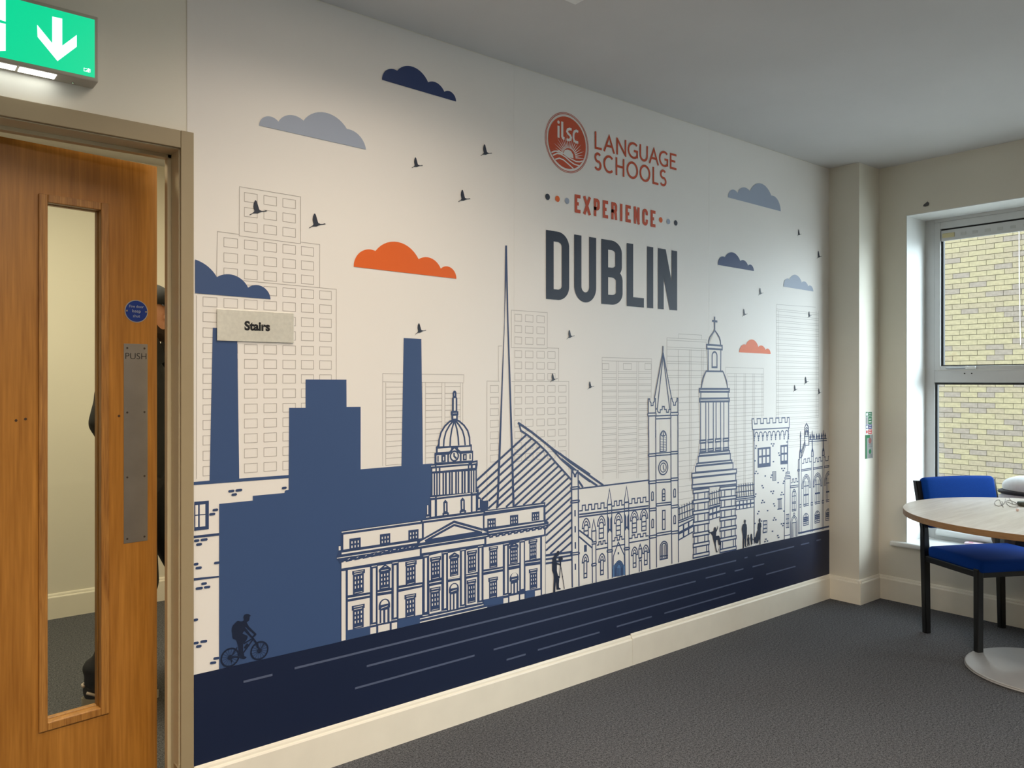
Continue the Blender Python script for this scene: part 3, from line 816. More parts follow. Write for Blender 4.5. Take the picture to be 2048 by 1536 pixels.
# ---------- slate factory silhouette
a = Art()
a.P(t0, [(425.4, 655.4), (474, 656.5), (474.5, 683), (478.3, 957), (419, 961)])
a.P(t0, [(386, 964), (419, 961), (478.3, 957), (577, 950), (577, 956), (386, 970.3)])
a.P(t0, [(807.2, 676), (842.4, 677.9), (845.5, 929), (845.5, 934), (802.5, 937)])
a.P(t0, [(611, 759), (692.6, 759.3), (692.9, 813.7), (721, 813.5), (721, 938.5), (862, 927), (900, 930), (900, 1050), (690, 1080), (690, 1282), (437.8, 1338),
         (438.1, 1007.7), (505.3, 1001), (505.3, 991.6), (568.7, 985.8), (569, 983), (571, 980.5), (577, 979.5), (578, 815.7), (611, 815.7)])
a.build('printed_factory', INK['slate'], 2, mural, 'solid slate blue brewery silhouette with two chimneys')
a = Art()   # pale brick house at the far left
a.P(tL, [(50, 864), (225, 850), (225, 1192), (50, 1214)])
a.P(tL, [(40, 1274), (348, 1240), (348, 1270), (40, 1303)]); a.P(tz4, [(1545, 17), (1750, -2), (1750, 10), (1545, 37)])
def dash(x0, x1, y, t=tL, sl=-.08):
    d = (x1 - x0) * sl / 2
    c0 = W(t, x0 + 12 * (1 if t is tL else .7), y - d); c1 = W(t, x1 - 12 * (1 if t is tL else .7), y + d)
    q = Art(); q.stroke([c0, c1], 0.0082); q.disc(c0, 0.0041, 10); q.disc(c1, 0.0041, 10); q.build('printed_brick_mark', INK['line'], 3.3, mural)
for d in ((462, 530, 735), (548, 625, 725), (500, 562, 777), (1105, 1162, 698), (272, 335, 962), (232, 300, 1013), (50, 108, 1332), (128, 208, 1320), (75, 140, 1377)): dash(*d)
for d in ((1550, 1585, 1440), (1565, 1612, 1470), (1712, 1756, 1430)): dash(*d, t=tz)
for d in ((1610, 1652, 60), (1565, 1620, 98), (1632, 1680, 88), (1548, 1582, 350), (1548, 1587, 535), (1603, 1655, 522), (1568, 1610, 562), (1707, 1752, 657), (1680, 1727, 693)): dash(*d, t=tz4)
hs = a; a = Art()
for q in ((62, 905, 1020, 95, 902, 1017), (115, 899, 1015, 182, 893, 1010), (62, 1035, 1170, 95, 1031, 1166), (115, 1028, 1165, 182, 1021, 1158)): a.Q(tL, *q)
build_arts('printed_house', [(hs, INK['line'], 3), (a, M['paper'], 4)], mural, 'white brick house front cut by the door frame')

# ---------- domed custom house style building
nav = Art(); wh = Art(); nv2 = Art(); wh2 = Art()
def nwin(t, x0, a0, b0, x1, a1, b1, rows=3, lines=True, top=.30):
    nv2.Q(t, x0, a0, b0, x1, a1, b1)
    def pt(u, v): return (x0 + (x1 - x0) * u, (a0 + (a1 - a0) * u) * (1 - v) + (b0 + (b1 - b0) * u) * v)
    def pane(u0, u1, v0, v1): wh2.P(t, [pt(u0, v0), pt(u1, v0), pt(u1, v1), pt(u0, v1)])
    if rows == 2:
        for u in (.22, .5, .78):
            for v in (.26, .66): pane(u - .05, u + .05, v, v + .22)
        return
    for u in (.22, .5, .78):
        for k in range(3): pane(u - .05, u + .05, top + k * .205, top + k * .205 + .115)
    pane(.15, .85, .925, .945)
    return pane
def capwin(t, cap, body, top=.22):
    nv2.Q(t, *cap)
    x0, a0, b0, x1, a1, b1 = cap
    m0, m1 = a0 + (b0 - a0) * .35, a1 + (b1 - a1) * .35
    xl, xr = x0 + (x1 - x0) * .15, x0 + (x1 - x0) * .87
    f = lambda x: m0 + (m1 - m0) * (x - x0) / (x1 - x0)
    wh2.P(t, [(xl, f(xl) - 4), (xr, f(xr) - 4), (xr, f(xr) + 4), (xl, f(xl) + 4)])
    p = nwin(t, *body, top=top)
    p(.12, .84, .085, .115)
def pedwin(t, xl, xc, xr, yl, yc, yr, x0, a0, b0, x1, a1, b1):
    nv2.P(t, [(xl, yl), (xc, yc), (xr, yr), (xr, yr + 32), (xl, yl + 34)])
    wh2.P(t, [(xc - (xr - xl) * .14, yc + 38), (xc, yc + 24), (xc + (xr - xl) * .14, yc + 30)])
    p = nwin(t, x0, a0, b0, x1, a1, b1, top=.26); p(.15, .85, .075, .10)
def archdoor(t, xl, xc, xr, yl, yt, yr, x0, a0, b0, x1, a1, b1, strips):
    L = W(t, xl, yl); T = W(t, xc, yt); R = W(t, xr, yr)
    nv2.poly(arc3(L, T, R)); c = (L + R) / 2
    nv2.P(t, [(xl, yl - 3), (xr, yr - 3), (xr, yr + 40), (xl, yl + 42)])
    r = (R - L).length / 2
    wh2.poly([Vector((c.x + r * .66 * math.cos(math.radians(q)), c.y + 0.004 + r * .66 * math.sin(math.radians(q)))) for q in range(0, 181, 12)])
    f = lambda x: yl + (yr - yl) * (x - xl) / (xr - xl) + 12
    wh2.P(t, [(xl + (xr - xl) * .22, f(xl) + 4), (xl + (xr - xl) * .78, f(xr) + 4), (xl + (xr - xl) * .78, f(xr) + 12), (xl + (xr - xl) * .22, f(xl) + 12)])
    nv2.Q(t, x0, a0, b0, x1, a1, b1)
    for s in strips: wh2.Q(t, *s)
# dark body
uL, uR = W(tA, 130, 900).x, W(tD, 1150, 400).x
zR = W(tA, 130, 612).y
nav.P(t0, [tA(128, 612), tA(1100, 480), tD(412, 366), tD(1145, 265), tD(1150, 480), tD(1185, 505), tD(1185, 565), tD(1150, 600), tD(1150, 1372), tB(128, 1222), tA(128, 990), tA(75, 960), tA(75, 925), tA(100, 850), tA(100, 790), tA(128, 785)])
for q in ((137, 622, 634, 1088, 492, 502), (1112, 487, 497, 1845, 389, 400), (158, 658, 838, 1103, 527, 700), (1127, 520, 705, 1838, 428, 592),
          (137, 875, 895, 1045, 738, 757), (80, 937, 946, 1035, 790, 799), (135, 985, 1066, 1078, 830, 912), (1102, 825, 882, 1855, 708, 766), (102, 797, 848, 125, 795, 843)):
    wh.Q(tA, *q)
for q in ((412, 432, 576, 1122, 325, 482), (420, 378, 386, 1130, 288, 296), (460, 604, 616, 1130, 500, 516), (465, 640, 647, 1170, 535, 542), (435, 690, 772, 1130, 578, 655)):
    wh.Q(tD, *q)
# dentils
for k, (x0, x1) in enumerate(((110, 160), (185, 262), (290, 362), (392, 463), (493, 562), (592, 662), (692, 757), (787, 852), (880, 945), (972, 1035))):
    f = lambda x: 948 + (800 - 948) * (x - 185) / (972 - 185) * .985
    nv2.P(tA, [(x0, f(x0) - 12), (x1, f(x1) - 12), (x1, f(x1) + 36), (x0, f(x0) + 40)])
    wh2.P(tA, [(x0 + 25, f(x0) + 4), (x1 - 25, f(x1) + 6), (x1 - 25, f(x1) + 11), (x0 + 25, f(x0) + 10)])
for x0 in (468, 545, 618, 692, 766, 838, 910, 982, 1054, 1120):
    x1 = x0 + 48
    f = lambda x: 668 + (560 - 668) * (x - 468) / (1120 - 468)
    nv2.P(tD, [(x0, f(x0) - 14), (x1, f(x1) - 14), (x1, f(x1) + 30), (x0, f(x0) + 34)])
    wh2.P(tD, [(x0 + 14, f(x0) + 4), (x1 - 14, f(x1) + 4), (x1 - 14, f(x1) + 10), (x0 + 14, f(x0) + 10)])
# attic windows and pediment
for q in ((230, 707, 838, 366, 690, 815), (597, 655, 778, 722, 638, 758), (940, 606, 725, 1062, 590, 705)): nwin(tA, *q, rows=2)
for q in ((445, 467, 583, 547, 457, 568), (718, 427, 538, 817, 415, 523), (980, 388, 495, 1072, 378, 480)): nwin(tD, *q, rows=2)
nv2.P(tA, [(1050, 705), (1115, 700), (1490, 486), (1890, 598), (1890, 660), (1055, 790)])
wh2.S(tA, 0.0032, [(1082, 748), (1145, 712), (1490, 522), (1850, 622)])
wh2.P(tA, [(1225, 703), (1492, 555), (1742, 620)]); wh2.P(tA, [(1068, 759), (1136, 720), (1142, 746)]); wh2.P(tA, [(1830, 604), (1886, 628), (1828, 638)])
wh2.P(tA, [(1060, 795), (1890, 662), (1890, 670), (1060, 803)])
# ground and first floor walls: white bays with dark windows
for q in ((135, 1098, 1938, 185, 1092, 1926), (212, 1085, 1388, 478, 1046, 1350), (212, 1421, 1436, 475, 1376, 1390), (212, 1467, 1810, 475, 1418, 1758),
          (512, 1065, 1718, 548, 1060, 1708), (497, 1037, 1046, 562, 1026, 1035), (572, 1035, 1325, 738, 1008, 1295), (570, 1352, 1362, 735, 1325, 1336), (570, 1395, 1733, 735, 1370, 1700),
          (765, 1028, 1658, 798, 1022, 1650), (748, 997, 1005, 817, 985, 993), (825, 992, 1272, 1110, 950, 1228), (825, 1302, 1316, 1105, 1254, 1266), (822, 1350, 1668, 1105, 1290, 1618),
          (1138, 940, 1591, 1165, 935, 1583), (1122, 912, 920, 1185, 900, 908), (1192, 912, 1210, 1340, 872, 1172), (1192, 1237, 1248, 1338, 1208, 1220), (1195, 1280, 1613, 1338, 1252, 1580),
          (1370, 900, 1548, 1395, 895, 1540), (1350, 875, 882, 1415, 865, 872), (1418, 880, 1185, 1560, 850, 1160), (1418, 1188, 1198, 1558, 1165, 1176), (1420, 1230, 1568, 1560, 1206, 1535),
          (1585, 860, 1500, 1613, 855, 1494), (1568, 840, 847, 1632, 830, 837), (1637, 845, 1135, 1775, 815, 1106), (1637, 1150, 1160, 1770, 1128, 1138), (1640, 1190, 1508, 1768, 1165, 1488),
          (1798, 820, 1452, 1822, 815, 1446), (1780, 797, 804, 1840, 788, 795)):
    wh.Q(tA, *q)
for q in ((485, 1020, 1029, 552, 1010, 1018), (483, 1055, 1133, 553, 1042, 1118), (578, 1030, 1112, 715, 1003, 1082), (740, 1000, 1078, 805, 988, 1063), (740, 962, 970, 805, 952, 960),
          (1112, 907, 915, 1180, 897, 904), (1340, 853, 860, 1405, 843, 850), (1562, 800, 807, 1622, 790, 797), (1772, 755, 762, 1832, 745, 752), (1080, 945, 956, 1855, 770, 781), (1045, 993, 1006, 1890, 803, 815)):
    wh.Q(tB, *q)
capwin(tA, (263, 1098, 1140, 417, 1070, 1118), (272, 1110, 1383, 403, 1085, 1352)); capwin(tB, (258, 795, 850, 414, 765, 815), (270, 815, 1075, 402, 785, 1045))
pedwin(tA, 583, 660, 730, 1078, 1012, 1058, 590, 1075, 1322, 718, 1050, 1300)
archdoor(tB, 582, 652, 720, 800, 706, 770, 593, 830, 1000, 713, 800, 985, ((613, 848, 1000, 635, 843, 996), (662, 840, 992, 686, 834, 987)))
capwin(tA, (902, 987, 1040, 1040, 963, 1015), (908, 1005, 1278, 1028, 985, 1245)); capwin(tB, (893, 662, 715, 1034, 638, 688), (903, 680, 945, 1024, 655, 915))
capwin(tA, (1200, 935, 985, 1335, 912, 960), (1210, 955, 1208, 1324, 935, 1185)); capwin(tB, (1197, 580, 630, 1328, 556, 606), (1203, 600, 865, 1320, 580, 840))
pedwin(tA, 1430, 1495, 1553, 915, 870, 902, 1440, 920, 1165, 1542, 905, 1142)
archdoor(tB, 1428, 1488, 1548, 600, 517, 578, 1437, 640, 845, 1546, 612, 828, ((1455, 655, 838, 1475, 650, 834), (1495, 645, 832, 1515, 640, 826)))
capwin(tA, (1645, 858, 905, 1765, 837, 882), (1655, 880, 1122, 1757, 862, 1098)); capwin(tB, (1643, 487, 532, 1757, 466, 510), (1652, 505, 768, 1750, 490, 745))
for q in ((402, 812, 1078, 632, 772, 1040), (400, 1103, 1112, 632, 1062, 1072), (400, 1145, 1440, 632, 1100, 1395), (658, 795, 1365, 684, 790, 1358), (640, 770, 777, 705, 758, 765),
          (637, 1388, 1395, 697, 1378, 1384), (707, 785, 1018, 832, 750, 995), (705, 1035, 1045, 830, 1015, 1024), (705, 1085, 1360, 830, 1060, 1335), (850, 755, 1315, 885, 750, 1308),
          (835, 733, 740, 895, 723, 730), (900, 735, 972, 1082, 690, 940), (900, 995, 1003, 1082, 968, 977), (905, 1040, 1335, 1082, 1015, 1300), (1105, 682, 1380, 1143, 675, 1370),
          (640, 1425, 1486, 695, 1415, 1475), (712, 1400, 1472, 825, 1376, 1446), (842, 1380, 1440, 893, 1370, 1430), (1020, 1335, 1402, 1088, 1320, 1386)):
    wh.Q(tD, *q)
capwin(tD, (463, 808, 850, 573, 792, 832), (470, 825, 1064, 566, 808, 1045)); capwin(tD, (458, 1180, 1228, 572, 1160, 1205), (467, 1198, 1430, 563, 1180, 1412))
pedwin(tD, 708, 768, 820, 795, 746, 780, 718, 800, 1014, 812, 785, 995)
archdoor(tD, 714, 768, 822, 1182, 1115, 1165, 725, 1210, 1365, 815, 1190, 1350, ((738, 1250, 1366, 757, 1246, 1362), (778, 1240, 1358, 797, 1236, 1354)))
capwin(tD, (942, 725, 768, 1047, 707, 748), (952, 742, 972, 1038, 727, 955)); capwin(tD, (945, 1078, 1122, 1050, 1060, 1100), (955, 1098, 1322, 1046, 1085, 1302))
# lower drum
nav.P(tA, [(1205, 190), (1790, 110), (1790, 200), (1815, 215), (1815, 235), (1850, 250), (1905, 245), (1900, 370), (1150, 470), (1150, 430), (1165, 300), (1205, 300)])
for q in ((1167, 303, 412, 1180, 303, 412), (1155, 443, 452, 1193, 438, 447), (1783, 230, 335, 1800, 227, 332), (1772, 365, 372, 1808, 359, 366), (1217, 245, 443, 1258, 240, 437), (1285, 235, 432, 1692, 188, 385),
          (1713, 190, 380, 1752, 185, 375), (1205, 208, 216, 1262, 203, 211), (1283, 203, 212, 1690, 155, 165), (1713, 152, 160, 1765, 148, 156)):
    wh.Q(tA, *q)
for dx, dy in ((0, 0), (207, -27)):
    nv2.P(tA, [(x + dx, y + dy) for x, y in ((1360, 268), (1385, 235), (1412, 266), (1414, 385), (1428, 393), (1428, 428), (1350, 436), (1350, 400), (1362, 388))])
    wh2.Q(tA, 1380 + dx, 278 + dy, 375 + dy, 1393 + dx, 276 + dy, 373 + dy); wh2.Q(tA, 1370 + dx, 413 + dy, 422 + dy, 1405 + dx, 408 + dy, 417 + dy)
# columned drum, clock storey, dome
nav.P(tC, [(140, 1110), (130, 1060), (130, 1030), (172, 1005), (172, 880), (190, 876), (190, 800), (205, 795), (212, 775), (622, 775), (622, 850), (637, 852), (637, 975), (692, 966), (692, 1022), (682, 1080), (685, 1400), (125, 1440)])
for x0, x1 in ((148, 160), (179, 191), (210, 222), (241, 267), (286, 296), (320, 343), (363, 372), (393, 420), (441, 450), (468, 495), (516, 525), (546, 568), (597, 606), (624, 634), (652, 664)):
    d = (x0 - 148) * .075
    wh.Q(tC, x0, 1128 - d, 1388 - d, x1, 1127 - d, 1386 - d)
for q in ((130, 1034, 1043, 175, 1030, 1039), (195, 1028, 1037, 580, 1000, 1009), (625, 1000, 1008, 675, 993, 1001), (145, 1068, 1102, 182, 1065, 1098), (200, 1062, 1097, 222, 1060, 1095), (243, 1058, 1095, 572, 1030, 1065),
          (590, 1030, 1062, 607, 1028, 1060), (632, 1028, 1060, 660, 1025, 1057), (210, 828, 870, 370, 815, 860), (455, 812, 858, 605, 802, 848), (195, 908, 992, 325, 900, 988), (497, 890, 975, 622, 882, 968)):
    wh.Q(tC, *q)
wh.P(tC, [(345, 905), (410, 822), (475, 892), (475, 975), (345, 985)])
nv2.S(tC, 0.0075, [(330, 895), (410, 808), (492, 875)])
cc = W(tC, 410, 915); rr = abs(W(tC, 410, 857).y - W(tC, 410, 973).y) / 2
nv2.ring(cc, rr, 0.0068); nv2.S(tC, 0.0075, [(405, 878), (407, 918), (435, 945)])
nv2.Q(tC, 253, 905, 988, 305, 902, 985); wh2.Q(tC, 272, 925, 970, 285, 924, 969); nv2.Q(tC, 512, 892, 970, 558, 888, 966); wh2.Q(tC, 530, 908, 950, 542, 907, 949)
nv2.Q(tC, 205, 915, 985, 221, 912, 984); nv2.Q(tC, 592, 892, 955, 606, 890, 953)
dome = [(222, 800), (226, 720), (250, 630), (295, 555), (355, 498), (410, 480), (465, 494), (525, 545), (570, 610), (592, 690), (596, 785)]
wh.P(tC, dome)
nv2.S(tC, 0.0075, dome)
for r in ([(280, 800), (285, 720), (308, 625), (352, 545), (400, 488)], [(358, 795), (362, 700), (380, 590), (410, 488)], [(462, 788), (456, 690), (440, 590), (410, 488)], [(540, 785), (530, 690), (508, 610), (465, 540), (420, 488)]):
    nv2.S(tC, 0.0072, r)
nv2.P(tC, [(375, 490), (375, 432), (368, 420), (368, 376), (382, 374), (382, 220), (390, 205), (390, 150), (400, 132), (412, 126), (425, 132), (435, 150), (435, 205), (445, 220), (445, 374), (458, 376), (458, 420), (451, 432), (451, 490)])
for q in ((396, 432, 465, 430, 430, 463), (403, 220, 370, 424, 218, 368), (390, 398, 403, 438, 396, 401), (409, 160, 190, 414, 160, 190)): wh2.Q(tC, *q)
sl = Art()
for q in ((187, 1090, 1207, 482, 1035, 1136), (812, 962, 1062, 1080, 905, 1002)): sl.Q(tB, *q)
for q in ((400, 1445, 1512, 637, 1400, 1488), (905, 1335, 1425, 1018, 1312, 1402)): sl.Q(tD, *q)
build_arts('printed_domed_building', [(nav, INK['line'], 3), (wh, M['paper'], 4), (sl, INK['slate'], 4.3), (nv2, INK['line'], 5), (wh2, M['paper'], 6)], mural, 'domed neoclassical riverside building in dark blue line')

# ---------- spire and harp bridge
a = Art()
a.P(t0, [(1010.2, 491), (1012, 491), (1011.7, 560), (1001.2, 895), (996.6, 1015), (992.4, 1018), (997.2, 895), (1008.2, 640)])
a.P(t0, [(1011.8, 491), (1013.6, 491), (1016.6, 640), (1025.4, 895), (1029, 1013), (1024.8, 1015), (1021.6, 895), (1013.8, 640), (1011.9, 560)])
a.build('printed_spire', INK['line'], 3, mural, 'tall thin needle spire outlined in blue')
a = Art(); wB = 0.0098
a.S(tC, wB, [(1178, 514), (1230, 548), (1350, 632), (1480, 735), (1610, 840), (1740, 930), (1850, 1005), (2048, 1140)]); a.S(tE, wB, [(-8, 280), (120, 385), (250, 475), (520, 665)])
a.S(tC, wB * .9, [(1205, 605), (1290, 660), (1400, 745), (1520, 860), (1640, 1000), (1740, 1110), (1820, 1200)])
a.P(tC, [(1178, 508), (1200, 530), (1228, 620), (1205, 612)])
a.P(tC, [(1470, 720), (1620, 845), (1660, 900), (1740, 990), (1860, 1078), (1840, 1100), (1790, 1050), (1700, 970), (1600, 860)])
a.S(tC, wB, [(1700, 950), (1860, 1075), (1950, 1150), (2048, 1222)]); a.S(tE, wB, [(225, 515), (330, 590), (448, 672)]); a.S(tE, wB, [(220, 610), (275, 690)])
cab = [(tC, (1278, 662), (672, 1218)), (tC, (1342, 705), (685, 1305)), (tC, (1395, 750), (700, 1380)), (tC, (1445, 800), (740, 1440)), (tC, (1492, 845), (825, 1455)), (tC, (1540, 892), (820, 1547)),
       (tD, (1223, -265), (555, 335)), (tD, (1268, -217), (672, 325)), (tD, (1310, -173), (775, 315)), (tD, (1351, -127), (880, 303)), (tD, (1393, -80), (987, 290)), (tD, (1433, -33), (1095, 277)),
       (tD, (1462, 33), (1135, 330)), (tD, (1462, 120), (1135, 417)), (tD, (1462, 208), (1145, 497)), (tD, (1462, 298), (1185, 550)), (tD, (1462, 388), (1152, 668)), (tD, (1462, 478), (1152, 760)),
       (tD, (1462, 568), (1152, 850)), (tD, (1462, 658), (1205, 890)), (tD, (1462, 748), (1320, 874))]
for t, p, q in cab: a.S(t, 0.0092, [p, q])
a.S(tD, 0.010, [(1152, 908), (1462, 866)]); a.S(tD, 0.0085, [(1152, 955), (1462, 908)]); a.S(tD, 0.0085, [(1152, 1005), (1462, 958)])
a.build('printed_harp_bridge', INK['line'], 2.4, mural, 'harp shaped cable bridge of slanting blue lines')

# ---------- generic line drawing helpers
def capsule(a, t, x, y0, y1, hw, w):       # narrow window with round head
    b = W(t, x, y1); tp = W(t, x, y0); r = abs(W(t, x + hw, y1).x - W(t, x - hw, y1).x) / 2
    pts = [Vector((b.x - r, b.y)), Vector((b.x - r, tp.y - r))] + [Vector((b.x + r * math.cos(q), tp.y - r + r * math.sin(q))) for q in [PI * k / 8 for k in range(7, 0, -1)]] + [Vector((b.x + r, tp.y - r)), Vector((b.x + r, b.y))]
    a.stroke(pts, w, True)
def ogive(c, hw, zb, zt, n=7):             # pointed arch points left foot -> apex -> right foot
    h = zt - zb; L = []
    for k in range(n + 1):
        s = k / n
        L.append(Vector((c - hw * math.cos(s * PI / 2) ** 0.9, zb + h * math.sin(s * PI / 2) ** 1.0 * (0.80 + 0.20 * s))))
    return L + [Vector((2 * c - p.x, p.y)) for p in reversed(L[:-1])]
def gothic(a, t, cx, yt, hood, hoodh, bw, yb, w, bars=(), sill=True, inner=True):
    c = W(t, cx, yt); hw = abs(W(t, cx + hood, yt).x - W(t, cx - hood, yt).x) / 2
    zt = c.y; zb = W(t, cx, yt + hoodh).y
    b = abs(W(t, cx + bw, yt).x - W(t, cx - bw, yt).x) / 2
    z1 = W(t, cx, yb).y
    a.stroke(ogive(c.x, hw, zb, zt), w); 
    if inner: a.stroke(ogive(c.x, hw - w * 1.7, zb, zt - w * 2.0), w * .8)
    a.stroke([Vector((c.x - hw - w / 2, zb)), Vector((c.x - b, zb))], w); a.stroke([Vector((c.x + b, zb)), Vector((c.x + hw + w / 2, zb))], w)
    zi = zt - (w * 4.6 if inner else w * 2)
    pts = [Vector((c.x - b, z1)), Vector((c.x - b, zb + (zi - zb) * .2))] + ogive(c.x, b, zb + (zi - zb) * .3, zi)[1:-1] + [Vector((c.x + b, zb + (zi - zb) * .2)), Vector((c.x + b, z1))]
    a.stroke(pts, w, True)
    for y in bars:
        z = W(t, cx, y).y; a.stroke([Vector((c.x - b, z)), Vector((c.x + b, z))], w)
def crenel(a, t, x0, y0, x1, y1, n, h, w):
    """battlement line, y along the bottom of the teeth"""
    pts = []
    m = 2 * n + 1
    for k in range(m):
        f0 = k / m; f1 = (k + 1) / m
        up = h if k % 2 else 0
        for f in (f0, f1): pts.append((x0 + (x1 - x0) * f, y0 + (y1 - y0) * f - up))
    a.S(t, w, pts)
def band(a, t, x0, y0, x1, y1, h, w):
    a.S(t, w, [(x0, y0), (x1, y1)]); a.S(t, w, [(x0, y0 + h), (x1, y1 + h)])
    a.S(t, w, [(x0, y0), (x0, y0 + h)]); a.S(t, w, [(x1, y1), (x1, y1 + h)])
def boxl(a, t, x0, a0, b0, x1, a1, b1, w): a.S(t, w, [(x0, a0), (x1, a1), (x1, b1), (x0, b0)], True)

# ---------- church with clock tower
wm = Art()
wm.P(tE, [(140, 490), (215, 490), (222, 705), (1065, 605), (1065, 1600), (1065, 1690), (140, 1890)])
wm.P(tG, [(218, 1068), (295, 1068), (393, 520), (497, 1062), (572, 1064), (580, 2100), (580, 3780), (222, 3830)])
CH = [(wm, M['paper'], 2.8)]
a = Art(); w = 0.0064
a.S(tE, w * 1.2, [(140, 480), (138, 700), (142, 1536), (146, 1895)]); a.S(tE, w * 1.2, [(215, 485), (217, 700), (222, 1536), (226, 1880)])
for y, y2 in ((690, 680), (855, 842), (1482, 1470)): band(a, tE, 128, y, 230, y2, 26, w)
a.P(tE, [(140, 482), (160, 482), (160, 505), (178, 530), (195, 505), (200, 482), (218, 482), (215, 510), (195, 540), (192, 570), (165, 570), (162, 540), (142, 510)])
for y0, y1, x in ((362, 438, 1503), (555, 632, 1505), (748, 828, 1507), (1008, 1082, 1507)): a.S(tD, 0.0088, [(x, y0), (x + 1, y1)])
a.S(tE, w * 1.15, [(228, 706), (1065, 604)])
crenel(a, tE, 228, 975, 565, 935, 4, 62, w); crenel(a, tE, 622, 918, 770, 900, 2, 55, w); crenel(a, tE, 830, 888, 1065, 860, 3, 55, w)
a.S(tE, w * 1.2, [(228, 1018), (1065, 912)]); a.S(tE, w * 1.2, [(228, 1048), (1065, 942)])
for dx, dy in ((0, 0), (205, -28)):
    o = lambda pts: [(x + dx, y + dy) for x, y in pts]
    a.S(tF, w, o([(566, 295), (593, 105), (620, 290)])); a.S(tF, w * 1.2, o([(566, 300), (620, 292)]))
    a.S(tF, w, o([(568, 300), (570, 600), (576, 1190)])); a.S(tF, w, o([(620, 292), (622, 600), (626, 1180)]))
    a.P(tF, o([(570, 425), (592, 470), (592, 600), (570, 640)])); a.P(tF, o([(622, 420), (602, 470), (602, 600), (622, 630)]))
    a.S(tF, w, o([(570, 640), (597, 595), (624, 632)])); band(a, tF, 564 + dx, 845 + dy, 630 + dx, 838 + dy, 26, w); a.S(tF, w, o([(570, 400), (622, 394)]))
for cx, yt, yb in ((312, 462, 690), (495, 433, 702), (700, 400, 665), (893, 370, 632), (1008, 352, 608)):
    gothic(a, tF, cx, yt, 46, 115, 26, yb, w, (yt + 150, yt + 205))
wq = Art(); wq.P(tF, [(235, 615), (380, 735), (375, 830), (300, 820), (235, 690)]); CH.append((wq, M['paper'], 3.2))
a2 = Art()
a2.S(tF, w * 1.2, [(228, 605), (395, 732)]); a2.S(tF, w * 1.2, [(228, 682), (382, 815)])
boxl(a2, tF, 293, 792, 856, 313, 789, 853, w * 1.1); a2.Q(tF, 298, 795, 850, 308, 793, 850)
for cx, yt, yb in ((303, 895, 1175), (502, 887, 1138), (895, 808, 1050), (1030, 783, 1018)):
    gothic(a2, tF, cx, yt, 38, 95, 17, yb, w, (yb - 50,), inner=True)
CH.append((a2, INK['line'], 3.5))
crenel(a, tF, 440, 785, 565, 760, 2, 36, w); crenel(a, tF, 630, 735, 770, 710, 2, 36, w); crenel(a, tF, 832, 705, 1065, 670, 3, 36, w)
a.S(tF, w, [(435, 836), (568, 812)]); a.S(tF, w, [(628, 802), (772, 776)]); a.S(tF, w, [(832, 755), (1065, 714)])
a.S(tF, w, [(378, 618), (403, 472), (430, 614)]); boxl(a, tF, 380, 618, 748, 430, 610, 740, w); band(a, tF, 376, 748, 434, 740, 26, w); a.S(tF, w, [(385, 770), (388, 1240)]); a.S(tF, w, [(428, 765), (432, 1232)]); band(a, tF, 378, 1010, 434, 1000, 28, w)
a.S(tF, w, [(640, 935), (642, 915), (700, 748), (765, 890), (770, 905)]); a.S(tF, w * 1.5, [(700, 868), (701, 896)])
a.S(tF, w, [(640, 935), (635, 1165)]); a.S(tF, w, [(772, 905), (776, 1140)])
a.S(tF, w, [(945, 832), (962, 775), (980, 826)]); boxl(a, tF, 946, 832, 940, 981, 826, 932, w); a.S(tF, w, [(950, 970), (953, 1105)]); a.S(tF, w, [(978, 964), (981, 1100)]); a.ring(W(tF, 964, 956), .0065, w)
a.S(tF, w, [(1072, 0), (1078, 1075)])
CH.append((a, INK['line'], 3.0))
a = Art(); a.P(tF, [(634, 1045), (655, 1010), (705, 968), (752, 1005), (777, 1035), (778, 1142), (634, 1170)]); CH.append((a, INK['teal'], 3.8))
a = Art()
for hw, yt in ((68, 972), (54, 990), (40, 1008)):
    c = W(tF, 705, yt); b = W(tF, 705, 1155)
    a.stroke([Vector((c.x - hw * 0.00042, b.y))] + ogive(c.x, hw * 0.00042, W(tF, 705, yt + 75).y, c.y) + [Vector((c.x + hw * 0.00042, b.y))], w * .8)
for x in (655, 672, 690, 705, 720, 738, 754): a.S(tF, w * .75, [(x, 1060), (x, 1163)])
CH.append((a, INK['line'], 4.1)); build_arts('printed_church', CH, mural, 'gothic church nave with pinnacles and battlements')
a = Art()
a.S(tG, w, [(394, 435), (394, 520)]); a.S(tG, w, [(393, 515), (290, 1070)]); a.S(tG, w, [(396, 545), (325, 1190)]); a.S(tG, w, [(396, 545), (475, 1190)]); a.S(tG, w, [(396, 515), (497, 1062)])
for x0, dy in ((218, 0), (488, -4)):
    a.S(tG, w, [(x0 + p, y + dy) for p, y in ((0, 1240), (0, 1072), (16, 1072), (18, 1100), (32, 1120), (32, 1152), (56, 1150), (56, 1120), (72, 1100), (74, 1068), (86, 1068), (86, 1236))])
band(a, tG, 212, 1243, 310, 1240, 34, w); band(a, tG, 484, 1236, 577, 1232, 34, w)
a.S(tG, w, [(305, 1192), (325, 1192), (328, 1218), (342, 1236), (360, 1236), (362, 1200), (384, 1200), (386, 1163), (410, 1163), (412, 1198), (434, 1198), (437, 1232), (460, 1232), (463, 1200), (488, 1196)])
band(a, tG, 306, 1276, 490, 1268, 36, w)
a.S(tG, w, [(222, 1275), (221, 1536)]); a.S(tG, w, [(305, 1275), (305, 1536)]); a.S(tG, w, [(488, 1268), (488, 1536)]); a.S(tG, w, [(572, 1266), (575, 1536)])
for x, x2, y1 in ((1066, 1080, 1675), (1150, 1160, 1655), (1332, 1345, 1610), (1416, 1424, 1595)): a.S(tE, w, [(x, 0), (x + 2, 600), (x2, y1)])
